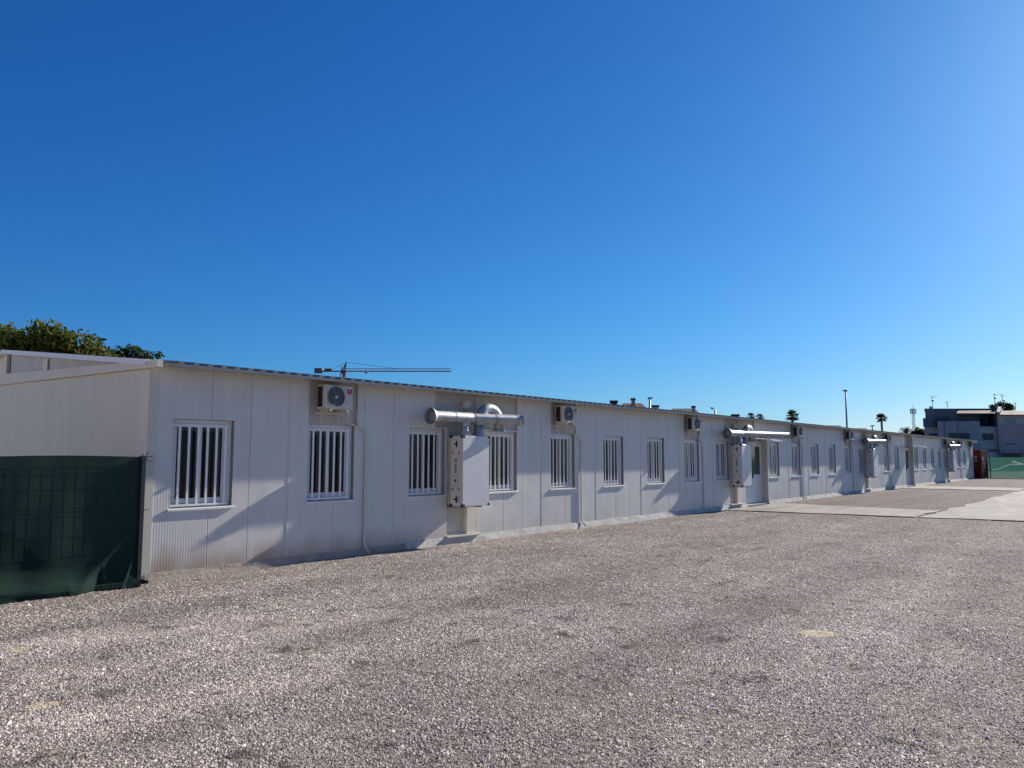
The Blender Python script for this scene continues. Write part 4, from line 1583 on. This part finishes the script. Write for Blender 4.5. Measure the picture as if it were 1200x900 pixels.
# ------------------------------------------------------------------ lamp posts
def lamp(px, y_top, D, label, arm):
    o_, f_ = frame_at(px, D)
    zt = 1.6 + (536 - y_top) * D / 901.0
    e_ = empty('street_lamp', o_, label, 'street lamp', 'lamp posts behind the building')
    a = MB(f_)
    a.tube([(0, 0, 0), (0, 0, zt * 0.5), (0, 0, zt)], [0.16, 0.13, 0.09], 10)
    a.build('pole', M['steel'], e_)
    b = MB(f_)
    if arm == 0:
        b.tube([(0, 0, zt - 0.05), (0, 0, zt + 0.05), (0, 0, zt + 0.16), (0, 0, zt + 0.22)], [0.1, 0.42, 0.36, 0.1], 14)
    else:
        b.prism([(-0.2, -0.18, zt), (arm, -0.14, zt + 0.05), (arm, 0.14, zt + 0.05), (-0.2, 0.18, zt)], (0, 0, 0.16))
    b.build('lamp_head', M['steel'], e_)
lamp(992.2, 458.5, 110, 'tallest slim lamp post with round head left of the lone palm', 0)
lamp(761.8, 467.8, 80, 'lamp post with flat head between the terracotta roof and the grey hipped roof', 0.28)
lamp(838.3, 479.8, 80, 'lamp post with flat head left of the palms behind the second duct unit', -0.42)
lamp(1022, 500, 110, 'very small distant lamp post left of the lone palm', 0.22)

# radio mast
o_, f_ = frame_at(1070.5, 300)
rmast = empty('radio_mast', o_, 'pale lattice radio mast left of the grey house', 'mast')
a = MB(f_)
H = 1.6 + (536 - 478) / 3.003
for (u, w_) in ((-0.4, -0.4), (0.4, -0.4), (0.4, 0.4), (-0.4, 0.4)):
    a.bar((u, w_, 0), (u * 0.8, w_ * 0.8, H), 0.07)
z_ = 0.0
i = 0
while z_ < H - 1:
    s0 = 1 if i % 2 else -1
    a.bar((-0.4 * s0, -0.4, z_), (0.4 * s0, -0.4, z_ + 1), 0.05)
    a.bar((-0.4 * s0, 0.4, z_), (0.4 * s0, 0.4, z_ + 1), 0.05)
    z_ += 1
    i += 1
a.build('lattice', M['crane_pale'], rmast)
a = MB(f_)
for z_ in (H - 0.8, H - 2.3):
    a.bar((-1.1, 0, z_), (1.1, 0, z_), 0.08)
for u in (-1.0, -0.4, 0.4, 1.0):
    a.box(u - 0.1, u + 0.1, -0.2, 0.2, H - 2.2, H - 0.5)
a.bar((0, 0, H), (0, 0, H + 1.2), 0.06)
a.build('antenna_array', M['crane_pale'], rmast)

# ------------------------------------------------------------------ tower crane
D = 200.0
o_, f_ = frame_at(401, D)
crn = empty('tower_crane', o_, 'distant tower crane with long horizontal jib above the roof', 'crane')
k = D / 901.0
q = lambda p: (p - 401) * k
zz = lambda y_: 1.6 + (536 - y_) * k
def lattice(mb, A, B, h, w_, n, r=0.06, tri=True):
    A, B = Vector(A), Vector(B)
    tops, l, r_ = [], [], []
    for i in range(n + 1):
        p = A.lerp(B, i / n)
        l.append(p + Vector((0, -w_, 0)))
        r_.append(p + Vector((0, w_, 0)))
        tops.append(p + Vector((0, 0, h)))
    for lst in (tops, l, r_):
        mb.bar(lst[0], lst[-1], r)
    for i in range(n):
        mid = (tops[i] + tops[i + 1]) / 2
        for s_ in (l, r_):
            mb.bar(s_[i], mid, r * 0.6)
            mb.bar(mid, s_[i + 1], r * 0.6)
        mb.bar(l[i], r_[i + 1], r * 0.6)
a = MB(f_)
zb = zz(435.2)
lattice(a, (q(404), 0, zb), (q(528), 0, zb + 0.0), 0.75, 0.5, 34, 0.075)
a.build('jib', M['crane_pale'], crn)
a = MB(f_)
a.box(q(368), q(404), -0.5, 0.5, zb - 0.05, zb + 0.18)
a.box(q(379), q(388), -0.4, 0.4, zb + 0.2, zb + 0.75)
a.build('counter_jib', M['crane_dark'], crn)
a = MB(f_)
a.box(q(367.5), q(376.5), -0.6, 0.6, zb - 0.45, zb + 0.85)
a.build('counterweight', M['counter'], crn)
a = MB(f_)
for w_ in (-0.4, 0.4):
    a.bar((q(399.5), w_, zb), (q(404.6), 0, zz(424)), 0.10)
    a.bar((q(402.5), w_, zb), (q(404.6), 0, zz(424)), 0.10)
a.box(q(398.5), q(405), -0.7, 0.7, zb - 0.5, zb + 0.2)
a.bar((q(398.5), 0, zb), (q(399), 0, zz(429)), 0.1)
a.build('tower_head', M['crane_dark'], crn)
a = MB(f_)
a.box(q(401.5), q(404.5), -1.3, -0.7, zb - 1.6, zb - 0.2)
a.build('cab', M['crane_dark'], crn)
a = MB(f_)
for t0, t1 in (((q(404.6), zz(424.3)), (q(464), zb + 0.8)), ((q(404.6), zz(424.3)), (q(386), zb + 0.3)), ((q(464), zb + 0.8), (q(466), zb + 0.75))):
    a.bar((t0[0], 0, t0[1]), (t1[0], 0, t1[1]), 0.045)
a.build('tie_cable', M['crane_pale'], crn)
a = MB(f_)
for (u, w_) in ((-0.6, -0.6), (0.6, -0.6), (0.6, 0.6), (-0.6, 0.6)):
    a.bar((q(400.8) + u, w_, 0), (q(400.8) + u, w_, zb - 0.5), 0.1)
zq = 0
i = 0
while zq < zb - 2:
    s0 = 1 if i % 2 else -1
    for w_ in (-0.6, 0.6):
        a.bar((q(400.8) - 0.6 * s0, w_, zq), (q(400.8) + 0.6 * s0, w_, zq + 1.4), 0.07)
        a.bar((q(400.8) + w_, -0.6 * s0, zq), (q(400.8) + w_, 0.6 * s0, zq + 1.4), 0.07)
    zq += 1.4
    i += 1
a.build('tower', M['shutter'], crn)
a = MB(f_)
a.box(q(427), q(430), -0.6, 0.6, zb - 0.45, zb - 0.1)
a.bar((q(428.5), 0, zb - 0.4), (q(428.5), 0, zb - 0.7), 0.05)
a.build('trolley', M['steel'], crn)

# ------------------------------------------------------------------ trees
def leaf_cloud(blobs, n, size, seed, flat=0.0):
    """many leaf clumps spread through several uneven blobs"""
    r = np.random.default_rng(seed)
    vol = np.array([b[3] * b[4] * b[5] for b in blobs])
    pick = r.choice(len(blobs), n, p=vol / vol.sum())
    B = np.array(blobs)[pick]
    d = r.normal(size=(n, 3))
    d /= np.linalg.norm(d, axis=1, keepdims=True)
    rad = r.random(n) ** 0.42
    lump = 1 + 0.22 * np.sin(4.1 * d[:, 0] + 2.3 * d[:, 2] + pick) * np.sin(3.3 * d[:, 1] + 1.7 * pick) + 0.12 * np.sin(9 * d[:, 2] + 7 * d[:, 0])
    C = B[:, :3] + d * (rad * lump)[:, None] * B[:, 3:6]
    # carve gaps
    g = np.sin(2.6 * C[:, 0] + 1.1) * np.sin(2.9 * C[:, 1]) * np.sin(3.4 * C[:, 2] + 0.5)
    C = C[g > -0.33]
    n = len(C)
    a = r.normal(size=(n, 3))
    a /= np.linalg.norm(a, axis=1, keepdims=True)
    b = np.cross(a, r.normal(size=(n, 3)))
    b /= np.linalg.norm(b, axis=1, keepdims=True)
    s = size * (0.55 + 0.9 * r.random((n, 1)))
    V = np.stack([C - a * s, C + b * s * 0.45, C + a * s, C - b * s * 0.45], 1).reshape(-1, 3)
    F = np.arange(n * 4).reshape(-1, 4)
    return V, F
def tree(px, D, blobs, label, n, size, m='leaf', trunk_h=None, seed=1, name='tree', group=None):
    o_, f_ = frame_at(px, D)
    e_ = empty(name, o_, label, 'tree', group)
    V, F = leaf_cloud(blobs, n, size, seed)
    a = MB(f_)
    a.add([tuple(v) for v in V], [tuple(f) for f in F])
    a.build('crown', M[m], e_)
    t_ = MB(f_)
    top = max(b[2] for b in blobs)
    t_.tube([(0, 0, -0.1), (0.1, 0, 1.2), (0.0, 0.1, top * 0.55), (0.1, 0.1, top * 0.85)], [0.32, 0.25, 0.2, 0.06], 9)
    for b in blobs:
        t_.tube([(0, 0.1, top * 0.42), ((b[0]) * 0.5, b[1] * 0.5, (top * 0.45 + b[2]) / 2), (b[0], b[1], b[2])], [0.13, 0.09, 0.03], 6)
    t_.build('trunk', M['bark'], e_)
def P(px, y, D, px0):
    return ((px - px0) * D / 901.0, 1.6 + (536 - y) * D / 901.0)
D = 40
def bl(px, y, rpx, D, px0, w_=0.0, ry=None):
    u, z_ = P(px, y, D, px0)
    r_ = rpx * D / 901.0
    return (u, w_, z_, r_, r_ * 1.1, (ry or rpx * 0.85) * D / 901.0)
tree(50, 40, [bl(52, 405, 30, 40, 50), bl(20, 410, 30, 40, 50, -0.5), bl(85, 412, 30, 40, 50, 0.4), bl(108, 420, 22, 40, 50), bl(48, 388, 15, 40, 50, -0.6), bl(72, 398, 20, 40, 50, -0.8), bl(-15, 415, 34, 40, 50), bl(30, 440, 50, 40, 50, 0.3), bl(90, 445, 34, 40, 50, 0.3)],
     'big olive green tree with domed crown behind the low end of the roof', 15000, 0.15, 'leaf', seed=5, name='leafy_tree')
tree(-45, 43, [bl(2, 400, 26, 43, -45), bl(-20, 395, 30, 43, -45), bl(-60, 400, 40, 43, -45), bl(-40, 430, 55, 43, -45), bl(10, 420, 20, 43, -45)],
     'leafy tree cut by the left picture edge behind the roof', 11000, 0.15, 'leaf', seed=9, name='leafy_tree')
tree(150, 46, [bl(150, 419, 18, 46, 150), bl(138, 424, 16, 46, 150, -0.4), bl(166, 420, 12, 46, 150, 0.3), bl(182, 417, 7, 46, 150), bl(155, 445, 26, 46, 150)],
     'smaller dark green tree right of the big tree behind the roof', 6000, 0.13, 'leafdark', seed=12, name='leafy_tree')
tree(1077, 108, [bl(1076, 507, 6, 108, 1077), bl(1071, 510, 6, 108, 1077), bl(1082, 510, 6, 108, 1077), bl(1077, 520, 9, 108, 1077)],
     'small round bushy tree beside the low palm left of the grey house', 1800, 0.22, 'leafdark', seed=14, name='bushy_tree')
tree(1178, 112, [bl(1172, 475.5, 6, 112, 1178), bl(1180, 476, 6, 112, 1178), bl(1186, 478, 5, 112, 1178), bl(1164, 477.5, 4, 112, 1178), bl(1178, 490, 12, 112, 1178)],
     'dark bushy tree showing above the roofs of the grey houses', 2600, 0.22, 'leafdark', seed=15, name='bushy_tree')

def palm(px, y_mid, D, rpx, label, fan=True, seed=1, nf=34):
    r = random.Random(seed)
    o_, f_ = frame_at(px, D)
    k = D / 901.0
    zc = 1.6 + (536 - y_mid) * k
    R = rpx * k
    e_ = empty('palm_tree', o_, label, 'palm', 'palms behind the building')
    t_ = MB(f_)
    t_.tube([(0, 0, -0.1), (0.05, 0, zc * 0.5), (0, 0, zc)], [0.3, 0.22, 0.19], 10)
    t_.build('trunk', M['palmtrunk'], e_)
    c_ = MB(f_)
    for i in range(nf):
        az = r.uniform(0, 2 * PI)
        el = r.uniform(-0.75, 1.4) if fan else r.uniform(-0.15, 1.35)
        d = Vector((math.cos(az) * math.cos(el), math.sin(az) * math.cos(el), math.sin(el)))
        side = d.cross(Vector((0, 0, 1)))
        if side.length < 1e-3:
            side = Vector((1, 0, 0))
        side.normalize()
        L = R * r.uniform(0.8, 1.08)
        if fan:
            st = Vector((0, 0, zc)) + d * L * 0.45
            up = side.cross(d)
            for j in range(9):
                a_ = (j - 4) / 4 * 1.25
                dd = (d * math.cos(a_) + side * math.sin(a_)).normalized()
                tip = st + dd * L * 0.58 + Vector((0, 0, -0.10 * R * abs(a_)))
                wd = side * math.cos(a_) * 0.055 * R - d * math.sin(a_) * 0.055 * R
                c_.add([tuple(st), tuple(st + dd * L * 0.3 + wd), tuple(tip), tuple(st + dd * L * 0.3 - wd)], [(0, 1, 2, 3)])
            c_.bar(tuple(Vector((0, 0, zc))), tuple(st), 0.02)
        else:
            prev = Vector((0, 0, zc))
            pts = []
            for j in range(9):
                t = j / 8
                p = Vector((0, 0, zc)) + d * L * 1.25 * t + Vector((0, 0, -0.75 * L * t * t * (1.1 - 0.3 * el)))
                pts.append(p)
            for j in range(1, 9):
                for s_ in (-1, 1):
                    b0 = pts[j - 1].lerp(pts[j], 0.3)
                    tip = pts[j] + side * s_ * L * 0.26 * (1.05 - j / 9) + Vector((0, 0, -0.08 * L))
                    c_.add([tuple(pts[j - 1]), tuple(pts[j]), tuple(tip)], [(0, 1, 2)])
    c_.build('fronds', M['palm'], e_)
palm(1033, 490.5, 150, 7.2, 'lone tall fan palm right of the tall lamp post', True, 3, 46)
palm(928.5, 488.5, 120, 9.4, 'fan palm rising just behind the roof above the fourth air conditioner', True, 4, 44)
palm(880, 489, 120, 6.2, 'left of two low fan palms above the nearer door', True, 5, 34)
palm(890.5, 490, 121, 6.2, 'right of two low fan palms above the nearer door', True, 6, 34)
palm(1061.5, 505, 110, 8.5, 'feathery low palm left of the grey house', False, 8, 40)
